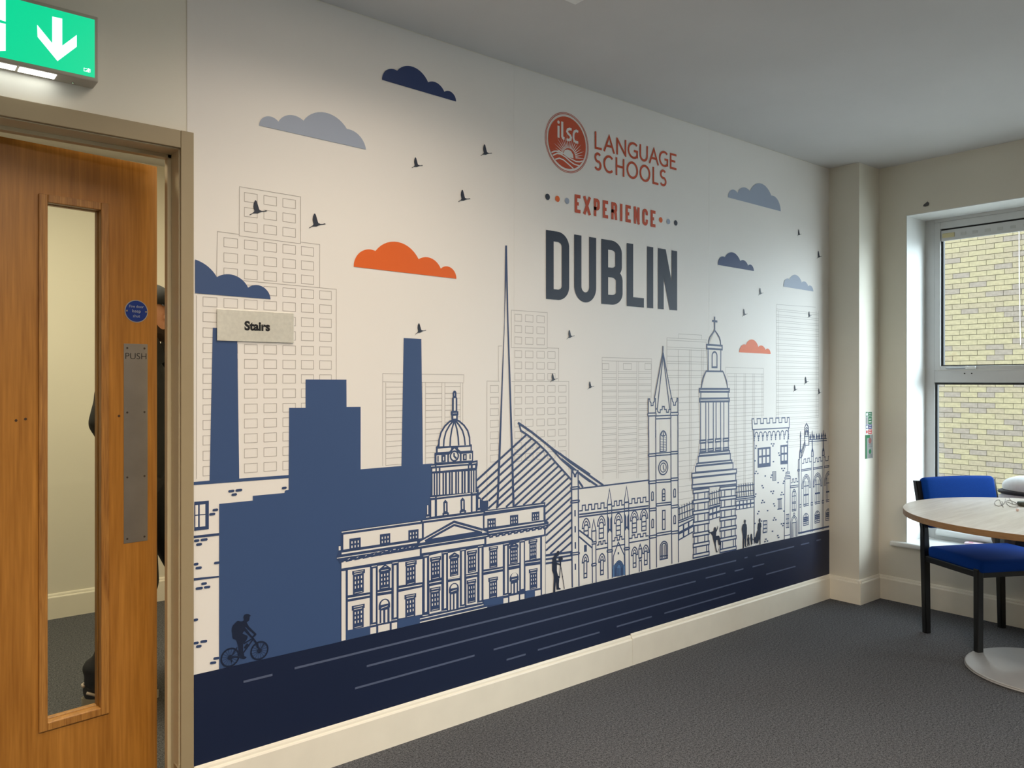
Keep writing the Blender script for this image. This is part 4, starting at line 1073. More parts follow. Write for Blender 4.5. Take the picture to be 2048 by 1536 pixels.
for q in ((1060, 290, 1150, 283, 30), (1150, 280, 1330, 268, 28), (1333, 262, 1418, 256, 28), (1062, 618, 1150, 610, 30), (1155, 604, 1330, 592, 30), (1335, 582, 1420, 574, 30),
          (1070, 948, 1156, 938, 28), (1158, 888, 1335, 868, 28), (1338, 912, 1422, 900, 28), (1070, 1276, 1156, 1262, 30), (1160, 1246, 1338, 1216, 30), (1338, 1224, 1424, 1212, 28)):
    band(a, tE, *q, w)
cc = W(tE, 1240, 452); r0 = abs(W(tE, 1240, 358).y - W(tE, 1240, 547).y) / 2
a.ring(cc, r0 * .9, 0.0068); a.ring(cc, r0 * .58, 0.0052); a.S(tE, 0.006, [(1240, 418), (1240, 452), (1252, 488)])
for x, y0, y1 in ((1110, 745, 845), (1377, 710, 806), (1112, 1075, 1175), (1378, 1030, 1126)): capsule(a, tE, x, y0, y1, 11, w)
capsule(a, tE, 1245, 710, 848, 16, w); a.S(tE, w, [(1230, 770), (1262, 766)]); a.S(tE, w, [(1230, 805), (1262, 800)])
boxl(a, tE, 1231, 970, 1198, 1262, 967, 1195, w); a.S(tE, w, [(1231, 1078), (1262, 1074)])
c = W(tE, 1240, 2); b = W(tE, 1240, 264); hw = abs(W(tE, 1282, 2).x - W(tE, 1198, 2).x) / 2
pts = [Vector((c.x - hw, b.y))] + ogive(c.x, hw, W(tE, 1240, 75).y, c.y) + [Vector((c.x + hw, b.y))]
a.poly(pts)
c2 = W(tF, 1247, 738); b2 = W(tF, 1247, 950); hw2 = abs(W(tF, 1292, 738).x - W(tF, 1202, 738).x) / 2
for k in (1, .68): a.stroke([Vector((c2.x - hw2 * k, b2.y))] + ogive(c2.x, hw2 * k, W(tF, 1247, 800).y, c2.y - (1 - k) * .03) + [Vector((c2.x + hw2 * k, b2.y))], w, True)
for f in (-.28, .28): a.stroke([Vector((c2.x + hw2 * f, b2.y)), Vector((c2.x + hw2 * f, c2.y - .018))], w)
a.S(tF, w, [(1206, 918), (1290, 908)])
ct = a; a = Art()
for k in range(9):
    z = b.y + .006 + (c.y - b.y) * .075 * k
    for sgn in (-1, 1): a.poly([Vector((c.x + sgn * hw * .12, z)), Vector((c.x + sgn * hw * .78, z)), Vector((c.x + sgn * hw * .78, z + .0055)), Vector((c.x + sgn * hw * .12, z + .0055))])
for sgn in (-1, 1):
    a.poly([Vector((c.x + sgn * hw * .1, c.y - .006)), Vector((c.x + sgn * hw * .55, c.y - .022)), Vector((c.x + sgn * hw * .2, c.y - .026))])
    a.poly([Vector((c.x + sgn * hw * .72, c.y - .024)), Vector((c.x + sgn * hw * .75, c.y - .036)), Vector((c.x + sgn * hw * .35, c.y - .034))])
build_arts('printed_clock_tower', [(ct, INK['line'], 4.4), (a, M['paper'], 4.8)], mural, 'square church clock tower with a needle spire')

# ---------- columned round tower with cross
wm = Art(); wm.P(tG, [(945, 415), (1018, 250), (1090, 415), (1112, 425), (1112, 480), (1094, 735), (1115, 738), (1172, 945), (1197, 945), (1190, 1536), (840, 1536), (830, 945), (858, 945), (915, 738), (938, 735), (920, 470), (918, 412)])
wm.P(tH, [(362, 400), (705, 400), (705, 600), (725, 640), (800, 830), (795, 1050), (785, 1060), (600, 1060), (465, 1060), (280, 1080), (262, 1060), (262, 880), (338, 672)])
wm.P(tI, [(282, 365), (465, 335), (465, 1145), (282, 1190)]); wm.P(tI, [(603, 310), (785, 285), (790, 1078), (603, 1120)])
rt = wm
a = Art(); w = 0.0076
a.S(tG, .009, [(1018, 80), (1018, 246)]); a.S(tG, .011, [(988, 131), (1050, 139)])
a.S(tG, w, [(945, 418), (948, 370), (963, 325), (990, 285), (1018, 246), (1050, 288), (1075, 332), (1087, 375), (1090, 424)])
boxl(a, tG, 923, 418, 465, 1107, 430, 476, w * 1.3)
a.S(tG, w, [(938, 475), (940, 735)]); a.S(tG, w, [(1092, 482), (1090, 735)])
capsule(a, tG, 1016, 505, 690, 29, w * 1.15); a.S(tG, .010, [(980, 690), (1050, 690)])
a.S(tG, w * 1.2, [(912, 738), (1118, 740)]); a.S(tG, w, [(914, 740), (882, 808), (866, 872), (858, 945)]); a.S(tG, w, [(1116, 740), (1146, 808), (1165, 872), (1172, 945)])
boxl(a, tG, 835, 950, 986, 1192, 950, 986, w * 1.4); a.S(tG, w, [(850, 990), (850, 1065)]); a.S(tG, w, [(1180, 990), (1180, 1062)]); boxl(a, tG, 838, 1068, 1104, 1192, 1064, 1100, w * 1.4)
for x in (365, 428, 462, 518, 552, 607, 645, 703): a.S(tH, w, [(x, 25), (x + 1, 480)])
for x0, x1, y in ((360, 430, 488), (455, 520, 479), (545, 610, 472), (638, 703, 466)):
    boxl(a, tH, x0, y, y + 32, x1, y - 6, y + 26, w * 1.15); a.S(tH, w, [(x0 + 6, y + 32), (x0 + 6, y + 112)]); a.S(tH, w, [(x1 - 4, y + 26), (x1 - 4, y + 106)]); boxl(a, tH, x0, y + 112, y + 138, x1, y + 106, y + 132, w * 1.15)
for q in ((350, 642, 672, 714, 610, 640), (338, 680, 760, 724, 645, 725), (320, 766, 795, 742, 724, 752), (305, 800, 872, 756, 757, 832), (262, 884, 935, 798, 832, 880), (270, 940, 1022, 790, 885, 972), (264, 1022, 1066, 798, 968, 1012)):
    boxl(a, tH, *q, w * 1.05)
for k, y in enumerate((362, 486, 618, 752, 885, 1012, 1140)):
    s = 24 + k * 2.6
    boxl(a, tI, 276, y, y + 42, 468, y - s, y + 42 - s, w)
    if k < 6:
        for x in ((288, 333, 415, 456) if k < 5 else (284, 310, 438, 462)): 
            d = (x - 276) / 192 * s
            a.S(tI, w, [(x, y + 42 - d), (x, y + 128 - d)])
for k, y in enumerate((328, 450, 575, 698, 820, 946, 1078)):
    s = 20 + k * 3.4
    boxl(a, tI, 600, y, y + 38, 794, y - s, y + 38 - s, w)
    if k < 6:
        for x in ((613, 656, 736, 782) if k < 5 else (608, 630, 760, 786)):
            d = (x - 600) / 194 * s
            a.S(tI, w, [(x, y + 38 - d), (x, y + 124 - d)])
build_arts('printed_round_tower', [(rt, M['paper'], 2.6), (a, INK['line'], 3.4)], mural, 'columned stone tower with a domed top and a cross')

# ---------- railings on stone walls
a = Art(); aw = Art(); w = 0.0058
def rail2(x0, x1, rails, ptop, n, s1, blk, rows, cols):
    for p, q in rails: a.S(tI, w, [(x0, p), (x1, q)])
    for k in range(n):
        f = (k + .5) / n; x = x0 + (x1 - x0) * f
        a.S(tI, w * .85, [(x - 3, ptop[0] + (ptop[1] - ptop[0]) * f), (x + 4, s1[0] + (s1[1] - s1[0]) * f)])
    a.S(tI, w * 1.1, [(x0, s1[0]), (x1, s1[1])]); a.S(tI, w * 1.1, [(x0, s1[0] + 24), (x1, s1[1] + 22)])
    (a0, a1), (b0, b1) = blk
    a.P(tI, [(x0, a0), (x1, a1), (x1, b1), (x0, b0)])
    for r in range(rows):
        for c in range(cols):
            f0 = (c + .15) / cols; f1 = (c + .86) / cols; g0 = (r + .2) / rows; g1 = (r + .80) / rows
            P = lambda f, g: (x0 + (x1 - x0) * f, (a0 + (a1 - a0) * f) * (1 - g) + (b0 + (b1 - b0) * f) * g)
            aw.P(tI, [P(f0, g0), P(f1, g0), P(f1, g1), P(f0, g1)])
a = Art(); aw = Art(); rail2(98, 282, ((588, 512), (660, 588)), (565, 480), 6, (735, 662), ((795, 705), (975, 868)), 2, 3)
build_arts('printed_railing', [(a, INK['line'], 3), (aw, M['paper'], 3.4)], mural, 'railing on a stone wall left of the columned tower')
a = Art(); aw = Art(); rail2(466, 604, ((410, 372), (480, 448)), (388, 350), 5, (556, 520), ((588, 545), (730, 688)), 2, 3)
build_arts('printed_railing', [(a, INK['line'], 3), (aw, M['paper'], 3.4)], mural, 'railing on a stone wall between the legs of the columned tower')
a = Art(); aw = Art(); rail2(790, 1012, ((320, 292), (390, 363)), (300, 268), 8, (452, 428), ((492, 464), (606, 568)), 2, 5)
build_arts('printed_railing', [(a, INK['line'], 3), (aw, M['paper'], 3.4)], mural, 'railing on a stone wall right of the columned tower')

# ---------- castle tower
wm = Art(); wm.P(tU, [(548, 1178), (1178, 1160), (1178, 1325), (1165, 1480), (1165, 2950), (1165, 3000), (575, 3100), (570, 1480), (552, 1355)]); cw = wm
a = Art(); w = 0.0064
a.S(tU, w, [(545, 1175), (575, 1173), (583, 1262), (632, 1259), (628, 1172), (688, 1170), (688, 1255), (740, 1251), (738, 1170), (795, 1167), (795, 1249), (847, 1246), (845, 1165), (897, 1163), (897, 1244), (950, 1240), (948, 1161), (1002, 1159), (1002, 1239), (1052, 1236), (1050, 1158), (1106, 1156), (1106, 1236), (1142, 1233), (1144, 1155), (1178, 1153), (1178, 1326), (552, 1359)], True)
for k in range(8):
    x0 = 1008 + k * 52; y = 388 - k * 3.0
    p = [W(tH, x0 + 14, y + 45), W(tH, x0 + 30, y), W(tH, x0 + 47, y + 44)]
    a.stroke([W(tH, x0 + 14, y + 60)] + arc3(*p, n=8) + [W(tH, x0 + 47, y + 60)], w)
for k in range(9):
    x0 = 1003 + k * 51.5; y = 428 - k * 3.2
    if k in (0, 8): a.S(tH, w, [(x0 + 8, y - 65), (x0 + 8, y + 60)])
    for j in range(3): a.disc(W(tH, x0 + 9, y + 12 + j * 24), .0062, 10)
a.S(tH, w, [(1003, 362), (1012, 500), (1013, 1536)]); a.S(tI, w, [(1012, 800), (1012, 1010)]); a.S(tH, w, [(1427, 340), (1416, 475), (1415, 870)])
a.Q(tH, 1052, 578, 818, 1209, 562, 800); a.Q(tH, 1327, 545, 778, 1413, 536, 770); a.Q(tH, 1230, 860, 975, 1276, 856, 970)
a.P(tH, [(1290, 1188), (1348, 1180), (1348, 1192), (1340, 1194), (1342, 1305), (1348, 1306), (1348, 1316), (1290, 1324), (1290, 1312), (1298, 1310), (1298, 1200), (1290, 1200)])
a.Q(tI, 1117, 728, 884, 1168, 722, 872)
for x, y in ((1035, 552), (1028, 580), (1220, 528), (1248, 528), (1237, 553), (1307, 638), (1315, 665), (1022, 732), (1243, 743), (1345, 825), (1375, 823), (1362, 850), (1035, 860), (1025, 885), (1055, 885), (1145, 915), (1222, 905),
             (1213, 933), (1300, 995), (1370, 978), (1363, 1003), (1107, 1032), (1120, 1057), (1215, 1102), (1243, 1098), (1235, 1125), (1345, 1113), (1335, 1142), (1362, 1138), (1030, 1133), (1022, 1163), (1113, 1210), (1102, 1238), (1132, 1232),
             (1247, 1250), (1257, 1275), (1173, 1333), (1067, 1342), (1053, 1370), (1255, 1420), (1243, 1447), (1272, 1443), (1340, 1492), (1365, 1487), (1357, 1513), (1407, 505), (1370, 1338), (1020, 1487), (1100, 1458),
             (1232, 1581), (1297, 1631), (1307, 1655), (1153, 1676), (1142, 1705), (1172, 1698)):
    a.S(tH, .0078, [(x - 9, y + 1), (x + 9, y - 1)])
cl_ = a; a = Art()
def panes(t, x0, a0, b0, x1, a1, b1, cols, rows, fx=.16, fy=.12):
    for c in range(cols):
        for r in range(rows):
            f0 = (c + fx) / cols; f1 = (c + 1 - fx) / cols; g0 = (r + fy) / rows; g1 = (r + 1 - fy) / rows
            P = lambda f, g: (x0 + (x1 - x0) * f, (a0 + (a1 - a0) * f) * (1 - g) + (b0 + (b1 - b0) * f) * g)
            a.P(t, [P(f0, g0), P(f1, g0), P(f1, g1), P(f0, g1)])
panes(tH, 1062, 588, 780, 1200, 575, 765, 3, 2); panes(tH, 1335, 555, 745, 1410, 548, 738, 2, 2); panes(tI, 1122, 735, 876, 1163, 730, 866, 2, 3, .14, .16)
panes(tH, 1236, 866, 968, 1272, 862, 964, 4, 1, .28, .0); panes(tH, 1302, 1202, 1306, 1338, 1198, 1302, 4, 1, .28, .0)
build_arts('printed_castle_tower', [(cw, M['paper'], 2.68), (cl_, INK['line'], 3), (a, M['paper'], 3.4)], mural, 'square castle tower with battlements and brick marks')

# ---------- gothic hall at the far right
wm = Art(); wm.P(tZ, [(52, 720), (60, 655), (105, 650), (118, 740), (205, 715), (210, 500), (245, 480), (280, 345), (552, 345), (560, 1300), (48, 1420)]); hw_ = wm
a = Art(); w = 0.0052
a.S(tZ, w, [(62, 672), (65, 652), (105, 648), (108, 668)]); a.S(tZ, w, [(58, 672), (110, 666)]); a.S(tZ, w, [(55, 692), (114, 686)]); band(a, tZ, 52, 708, 118, 700, 20, w)
a.S(tZ, w, [(54, 728), (48, 1415)]); a.S(tZ, w, [(114, 720), (112, 1400)]); a.S(tZ, w, [(50, 1375), (112, 1362)])
crenel(a, tZ, 120, 772, 205, 758, 2, 40, w); band(a, tZ, 116, 808, 206, 796, 20, w)
for x0, x1, y0, y1 in ((208, 204, 505, 1360), (221, 219, 490, 1358), (241, 238, 485, 1355), (357, 350, 470, 1335), (376, 368, 468, 1330), (482, 478, 462, 1305), (499, 492, 460, 1302)): a.S(tZ, w, [(x0, y0), (x1, y1)])
a.S(tZ, w, [(206, 510), (222, 503)]); band(a, tZ, 200, 620, 222, 617, 18, w)
for x, y0, y1 in ((232, 185, 488), (366, 178, 472), (490, 172, 462)):
    a.P(tZ, [(x - 2, y0), (x + 2, y0), (x + 3, y0 + 30), (x + 7, y0 + 55), (x + 3, y0 + 80), (x + 5, y0 + 200), (x + 12, y0 + 230), (x + 14, y1), (x + 6, y1 - 5), (x + 4, y0 + 240), (x - 4, y0 + 240), (x - 6, y1 - 5), (x - 14, y1), (x - 12, y0 + 232), (x - 5, y0 + 200), (x - 3, y0 + 80), (x - 7, y0 + 55), (x - 3, y0 + 30)])
    a.S(tZ, w, [(x - 14, y1), (x + 14, y1 - 4)])
for x, y in ((229, 1022), (360, 998), (486, 975)): boxl(a, tZ, x - 10, y, y + 28, x + 10, y - 4, y + 24, w)
crenel(a, tZ, 248, 552, 355, 530, 2, 45, w); crenel(a, tZ, 380, 540, 480, 522, 2, 45, w); a.S(tZ, w, [(500, 478), (514, 475), (516, 522), (545, 518), (546, 470), (554, 468)])
for q in ((242, 622, 356, 605), (376, 602, 481, 586), (499, 584, 556, 574)): band(a, tZ, *q, 16, w)
for cx, yt, yb in ((296, 676, 1035), (425, 658, 1010), (552, 640, 985)):
    for k, hw in enumerate((48, 38, 28)):
        c = W(tZ, cx, yt + k * 18); u = abs(W(tZ, cx + hw, yt).x - W(tZ, cx - hw, yt).x) / 2
        a.stroke([q for q in [Vector((c.x - u, W(tZ, cx, yt + 160).y))] + ogive(c.x, u, W(tZ, cx, yt + 120).y, c.y) + [Vector((c.x + u, W(tZ, cx, yt + 160).y))]], w)
    for x in (-28, -9, 9, 28): a.S(tZ, w * .9, [(cx + x, yt + 75), (cx + x - 2, yb)])
    a.Q(tZ, cx - 30, yt + 228, yt + 246, cx + 28, yt + 218, yt + 236); a.S(tZ, w, [(cx - 28, yt + 135), (cx + 28, yt + 128)]); a.S(tZ, w, [(cx - 30, yb + 4), (cx + 26, yb - 8)]); a.S(tZ, w, [(cx - 30, yb - 16), (cx + 26, yb - 28)])
    if cx < 552: a.S(tZ, w, [(cx - 52, yt + 160), (cx - 36, yt + 158)]); a.S(tZ, w, [(cx + 36, yt + 150), (cx + 50, yt + 148)])
for cx, y0, y1, hw in ((292, 1120, 1252, 29), (421, 1092, 1225, 27), (545, 1068, 1196, 27)):
    b = W(tZ, cx, y1); tp = W(tZ, cx, y0); u = abs(W(tZ, cx + hw, y0).x - W(tZ, cx - hw, y0).x) / 2
    L = Vector((b.x - u, tp.y - .020)); R = Vector((b.x + u, tp.y - .020)); top = Vector((b.x, tp.y))
    a.stroke([Vector((b.x - u, b.y))] + arc3(L, top, R, 8) + [Vector((b.x + u, b.y))], w, True)
    for f in (.35, .5, .65, .85): a.stroke([Vector((b.x - u, tp.y + (b.y - tp.y) * f)), Vector((b.x + u, tp.y + (b.y - tp.y) * f))], w * (1.7 if f < .8 else 1))
    for f in (-.4, 0, .4): a.stroke([Vector((b.x + u * f, tp.y + (b.y - tp.y) * .3)), Vector((b.x + u * f, tp.y + (b.y - tp.y) * .85))], w * .8)
    a.ring(Vector((b.x, tp.y - .016)), .009, w)
a.S(tZ, w, [(277, 246), (280, 140), (300, 95), (322, 138), (326, 240)]); a.S(tZ, w, [(277, 248), (327, 240), (328, 342), (286, 348), (277, 248)]); a.S(tZ, w, [(288, 160), (302, 140), (316, 158)]); a.S(tZ, w * 1.4, [(290, 175), (290, 232)]); a.S(tZ, w * 1.4, [(314, 172), (314, 230)]); a.ring(W(tZ, 302, 180), .006, w)
a.S(tZ, w, [(243, 408), (285, 290)]); a.S(tZ, w, [(248, 474), (290, 348)]); a.S(tZ, w, [(246, 435), (284, 322)])
a.S(tZ, w, [(330, 282), (530, 266)]); a.S(tZ, w, [(330, 302), (530, 290)])
for k, x in enumerate((345, 385, 417, 443, 472, 512)):
    y = 245 - k * 2.5; a.P(tZ, [(x, y - 36), (x + 5, y - 10), (x + 11, y + 6), (x + 4, y + 16), (x + 7, y + 34), (x - 7, y + 36), (x - 4, y + 16), (x - 11, y + 6), (x - 5, y - 10)])
gothic(a, tZ, 158, 846, 22, 70, 22, 1090, w, (990, 1005, 1075), inner=False); a.S(tZ, w, [(158, 870), (158, 1085)]); a.S(tZ, w, [(138, 925), (178, 918)])
for hw, yt in ((36, 1148), (26, 1166)):
    c = W(tZ, 157, yt); u = abs(W(tZ, 157 + hw, yt).x - W(tZ, 157 - hw, yt).x) / 2; zb_ = W(tZ, 157, 1390).y
    a.stroke([Vector((c.x - u, zb_))] + ogive(c.x, u, W(tZ, 157, yt + 75).y, c.y) + [Vector((c.x + u, zb_))], w)
a.S(tZ, w, [(136, 1228), (180, 1220)]); a.S(tZ, w, [(140, 1228), (138, 1390)]); a.S(tZ, w, [(157, 1225), (155, 1388)]); a.S(tZ, w, [(175, 1222), (173, 1384)]); a.ring(W(tZ, 157, 1130), .008, w)
a.S(tZ, w, [(203, 1342), (556, 1262)]); a.S(tZ, w * 1.2, [(210, 1350), (556, 1272)])
for x in (68, 82, 98): a.S(tZ, w, [(x, 1132), (x - 1, 1285)])
for y in (1134, 1185, 1235, 1283): a.S(tZ, w, [(64, y), (101, y - 7)])
build_arts('printed_gothic_hall', [(hw_, M['paper'], 2.74), (a, INK['line'], 3)], mural, 'gothic hall with pinnacles at the right edge')

# ---------- road and its markings
a = Art(); gz = W(t0, 390, 1348.8).y
a.poly([Vector((MU0, MZ0 + .002)), Vector((MU1, MZ0 + .002)), W(t0, 1660, 1058.6), W(t0, 1500, 1093.2), W(t0, 1240, 1153.4), W(t0, 973, 1215), W(t0, 660, 1287.8), W(t0, 375, 1352.2)])
a.build('printed_road', INK['navy'], 4.4, mural, 'dark navy road along the foot of the mural')
for x0, y0, x1, y1 in ((486.5, 1363.5, 544.3, 1349), (588.7, 1337.5, 1471.6, 1120), (732.8, 1334, 1390.6, 1160.9), (709.4, 1376, 948.4, 1311), (986.6, 1300.3, 1505.5, 1155.4), (1328, 1224.7, 1470, 1187),
                       (1075, 1300.3, 1198.4, 1263.8), (1012.5, 1319.7, 1050.6, 1308), (1232.8, 1253.4, 1303, 1232.5), (1410.6, 1155.9, 1450.2, 1146.2), (1468.7, 1142, 1486, 1137.5), (1504.4, 1133.3, 1527.6, 1127.5),
                       (1531.7, 1148.8, 1590.3, 1132.2), (1511, 1111.3, 1587.4, 1093), (1488.3, 1115.9, 1494.4, 1114.2), (1601, 1089.7, 1617.6, 1085), (1632.2, 1081, 1641.2, 1078.7)):
    a = Art(); p = W(t0, x0, y0); q = W(t0, x1, y1); z = (p.y + q.y) / 2 if abs(p.y - q.y) < .03 else None
    if z is not None: p.y = q.y = z
    a.stroke([p, q], 0.0074); a.build('printed_road_mark', INK['roadline'], 4.8, mural)

# ---------- small figures
a = Art()
c = W(tW, 325, 1145); r = abs(W(tW, 325, 940).y - W(tW, 325, 1355).y) / 2
c2 = W(tW, 970, 995); r2 = abs(W(tW, 970, 795).y - W(tW, 970, 1200).y) / 2
for cc, rr in ((c, r), (c2, r2)):
    a.ring(cc, rr * .93, .0052); a.disc(cc, rr * .25, 16)
    for k in range(16): d = Vector((math.cos(k * PI / 8 + .2), math.sin(k * PI / 8 + .2))); a.stroke([cc + d * rr * .2, cc + d * rr * .93], .0010)
a.P(tW, [(620, 290), (618, 250), (640, 210), (690, 190), (740, 198), (785, 235), (755, 245), (750, 310), (735, 345), (690, 372), (700, 400), (650, 500), (640, 560), (595, 622), (700, 668), (715, 700), (690, 760), (640, 820), (612, 850), (610, 1000), (630, 1060), (635, 1120),
         (690, 1135), (670, 1165), (630, 1185), (550, 1165), (545, 1120), (510, 1000), (500, 900), (485, 840), (470, 780), (440, 750), (385, 730), (375, 690), (375, 620), (362, 570), (365, 500), (390, 440), (440, 390), (470, 355), (505, 342), (540, 355), (590, 355), (630, 330)])
a.P(tW, [(690, 380), (740, 470), (880, 605), (905, 625), (890, 655), (860, 660), (830, 615), (720, 530), (660, 460)]); a.P(tW, [(640, 480), (690, 530), (790, 660), (825, 700), (790, 722), (680, 605), (636, 560)])
for w_, pts in ((.0055, [(815, 710), (895, 820), (975, 985)]), (.0042, [(820, 728), (625, 845)]), (.0048, [(822, 755), (612, 1050)]), (.0036, [(375, 1095), (480, 925)]), (.0052, [(340, 1138), (560, 1130)]), (.0075, [(642, 940), (712, 845)]),
                (.006, [(800, 715), (895, 635)]), (.003, [(1015, 930), (1075, 845)]), (.0036, [(350, 1200), (368, 1250)])): a.S(tW, w_, pts)
a.build('printed_cyclist', INK['fig'], 5, mural, 'silhouette of a cyclist with a rucksack')
a = Art()
a.P(tX, [(415, 250), (430, 200), (470, 172), (505, 195), (515, 240), (500, 285), (485, 325), (440, 350), (420, 400), (416, 470), (500, 470), (500, 495), (416, 500), (425, 545), (500, 560), (540, 580), (540, 612), (432, 595), (430, 780), (440, 840), (470, 940), (525, 968), (520, 1010), (490, 1010), (495, 1300), (550, 1335), (540, 1362),
         (420, 1372), (415, 1290), (405, 1110), (385, 1290), (382, 1450), (318, 1460), (325, 1250), (335, 1000), (325, 880), (285, 780), (285, 600), (295, 430), (320, 370), (372, 290)])
a.P(tX, [(480, 425), (500, 370), (560, 350), (620, 335), (592, 372), (616, 420), (610, 452), (565, 465), (562, 640), (538, 650), (512, 600), (530, 500), (488, 462)])
for w_, pts in ((.0036, [(545, 610), (605, 960), (662, 1345)]), (.0022, [(530, 640), (505, 960), (482, 1260)]), (.0022, [(552, 660), (520, 980)]), (.005, [(603, 945), (608, 985)])): a.S(tX, w_, pts)
a.build('printed_photographer', INK['fig'], 5, mural, 'silhouette of a photographer with a tripod')
for nm, lb, pts, st in (
    ('printed_skater', 'silhouette of a skater with arms thrown up', [(75, 505), (100, 510), (160, 540), (250, 505), (270, 470), (268, 430), (285, 385), (320, 380), (338, 420), (335, 470), (358, 440), (382, 370), (388, 330), (402, 345), (396, 400), (372, 480), (345, 540), (335, 660), (380, 652), (420, 645), (447, 680), (462, 780), (492, 860), (487, 945), (418, 948), (410, 880),
      (400, 800), (375, 772), (342, 800), (330, 880), (337, 1000), (367, 1120), (387, 1165), (345, 1178), (330, 1100), (290, 920), (250, 780), (230, 660), (180, 580), (80, 545)], [(395, 1175), (462, 950)]),
    ('printed_man', 'silhouette of a standing man', [(1215, 200), (1225, 155), (1250, 138), (1275, 165), (1275, 210), (1265, 262), (1300, 300), (1310, 400), (1307, 600), (1292, 740), (1282, 960), (1312, 1015), (1260, 1002), (1248, 960), (1240, 740), (1226, 760), (1217, 1040), (1180, 1048), (1186, 650), (1165, 540), (1150, 440), (1165, 330), (1182, 290), (1235, 262)], None),
    ('printed_child', None, [(1335, 650), (1345, 615), (1365, 612), (1374, 650), (1368, 682), (1390, 722), (1386, 800), (1396, 962), (1375, 962), (1360, 900), (1347, 960), (1330, 1002), (1324, 962), (1330, 850), (1318, 760), (1330, 712), (1345, 690)], None),
    ('printed_child', None, [(1423, 640), (1438, 590), (1460, 588), (1476, 640), (1480, 700), (1492, 750), (1542, 770), (1542, 787), (1490, 776), (1482, 860), (1492, 900), (1472, 902), (1442, 962), (1440, 880), (1418, 740)], None),
    ('printed_woman', 'silhouette of a woman in a long skirt', [(1680, 170), (1690, 120), (1715, 95), (1737, 120), (1737, 180), (1727, 225), (1762, 260), (1767, 370), (1747, 400), (1747, 600), (1737, 780), (1737, 920), (1715, 920), (1706, 790), (1692, 770), (1667, 860), (1650, 890), (1600, 892), (1560, 852), (1545, 780), (1538, 700), (1580, 690), (1600, 620), (1650, 460), (1640, 420), (1655, 270), (1700, 235), (1688, 215)], None)):
    a = Art(); a.P(tY, pts)
    if st: a.S(tY, .003, st)
    a.build(nm, INK['fig'], 5, mural, lb)

# ================================================================== SIGNS
def text_mesh(name, s, size, m, parent, mtx, width=None, offset=0.0, extrude=0.0002, height=None):
    cu = bpy.data.curves.new(name, 'FONT'); cu.body = s; cu.size = size; cu.offset = offset; cu.extrude = extrude
    cu.align_x = 'CENTER'; cu.align_y = 'CENTER'; cu.resolution_u = 6
    o = bpy.data.objects.new(name, cu); COL.objects.link(o)
    dg = bpy.context.evaluated_depsgraph_get()
    me = bpy.data.meshes.new_from_object(o.evaluated_get(dg))
    bpy.data.objects.remove(o); bpy.data.curves.remove(cu)
    xs = [v.co.x for v in me.vertices]; ys = [v.co.y for v in me.vertices]
    cx, cy_ = (min(xs) + max(xs)) / 2, (min(ys) + max(ys)) / 2
    kx = width / (max(xs) - min(xs)) if width else 1.0
    ky = height / (max(ys) - min(ys)) if height else kx
    for v in me.vertices: v.co = mtx @ Vector(((v.co.x - cx) * kx, (v.co.y - cy_) * ky, v.co.z))
    me.materials.clear(); me.materials.append(m)
    r = bpy.data.objects.new(name, me); COL.objects.link(r); r.parent = parent
    return r
def frame_m(o, x, y):
    x = Vector(x); y = Vector(y); z = x.cross(y)
    return Matrix((( x.x, y.x, z.x, o[0]), (x.y, y.y, z.y, o[1]), (x.z, y.z, z.z, o[2]), (0, 0, 0, 1)))

# ---------- exit sign above the door
tEx = tile(0, 0, 210 / 1792)
EXY = -0.067
def ex(x, y, yy=EXY): return on_y(*tEx(x, y), yy)
ez0, ez1, ex1, ex0 = 2.2148, 2.402, 0.526, 0.145
es = thing('exit_sign', 'green illuminated exit sign with a white down arrow above the door', 'sign')
bm = bmesh.new(); bx(bm, (ex0, EXY, ez0), (ex1, -0.0005, ez1), 0.003)
finish('housing', bm, mat('grey_sign_housing', rgb(176, 168, 154), 0.45), es)
p0 = ex(1615, 340); p1 = ex(1615, 1328)
gx1, gz1, gz0 = p0.x, p0.z, p1.z; gx0 = ex0 + (ex1 - gx1)
GREEN = emit_mat('lit_green_panel', rgb(0, 216, 152), 0.95, rgb(0, 120, 80)); LITW = emit_mat('lit_white_legend', (0.86, 1.0, 0.98, 1), 1.25)
box('panel', (gx0, EXY - 0.0012, gz0), (gx1, EXY, gz1), GREEN, es)
def ex_poly(name, pts, m, d=0.0004, off=0.0013):
    bm = bmesh.new(); prism(bm, pts, lambda u, v, w: Vector((u, EXY - off - w, v)), d); return finish(name, bm, m, es)
xz = lambda L: [(ex(*p).x, ex(*p).z) for p in L]
ex_poly('arrow', xz([(890, 285), (1060, 322), (1060, 785), (1308, 600), (1308, 800), (980, 1045), (640, 632), (632, 425), (890, 742)]), LITW)
dr_ = ex(95, 640).x; dz1 = gz1 - 0.010; dzb = ex(85, 868).z
ex_poly('door_symbol', [(dr_ - 0.085, dzb - 0.012), (dr_ - 0.02, dzb - 0.006), (dr_, dzb), (dr_, dz1), (dr_ - 0.085, dz1)], LITW)
zm = ex(90, 392).z
def man(pts): return ex_poly('running_figure', pts, GREEN, 0.0004, 0.0018)
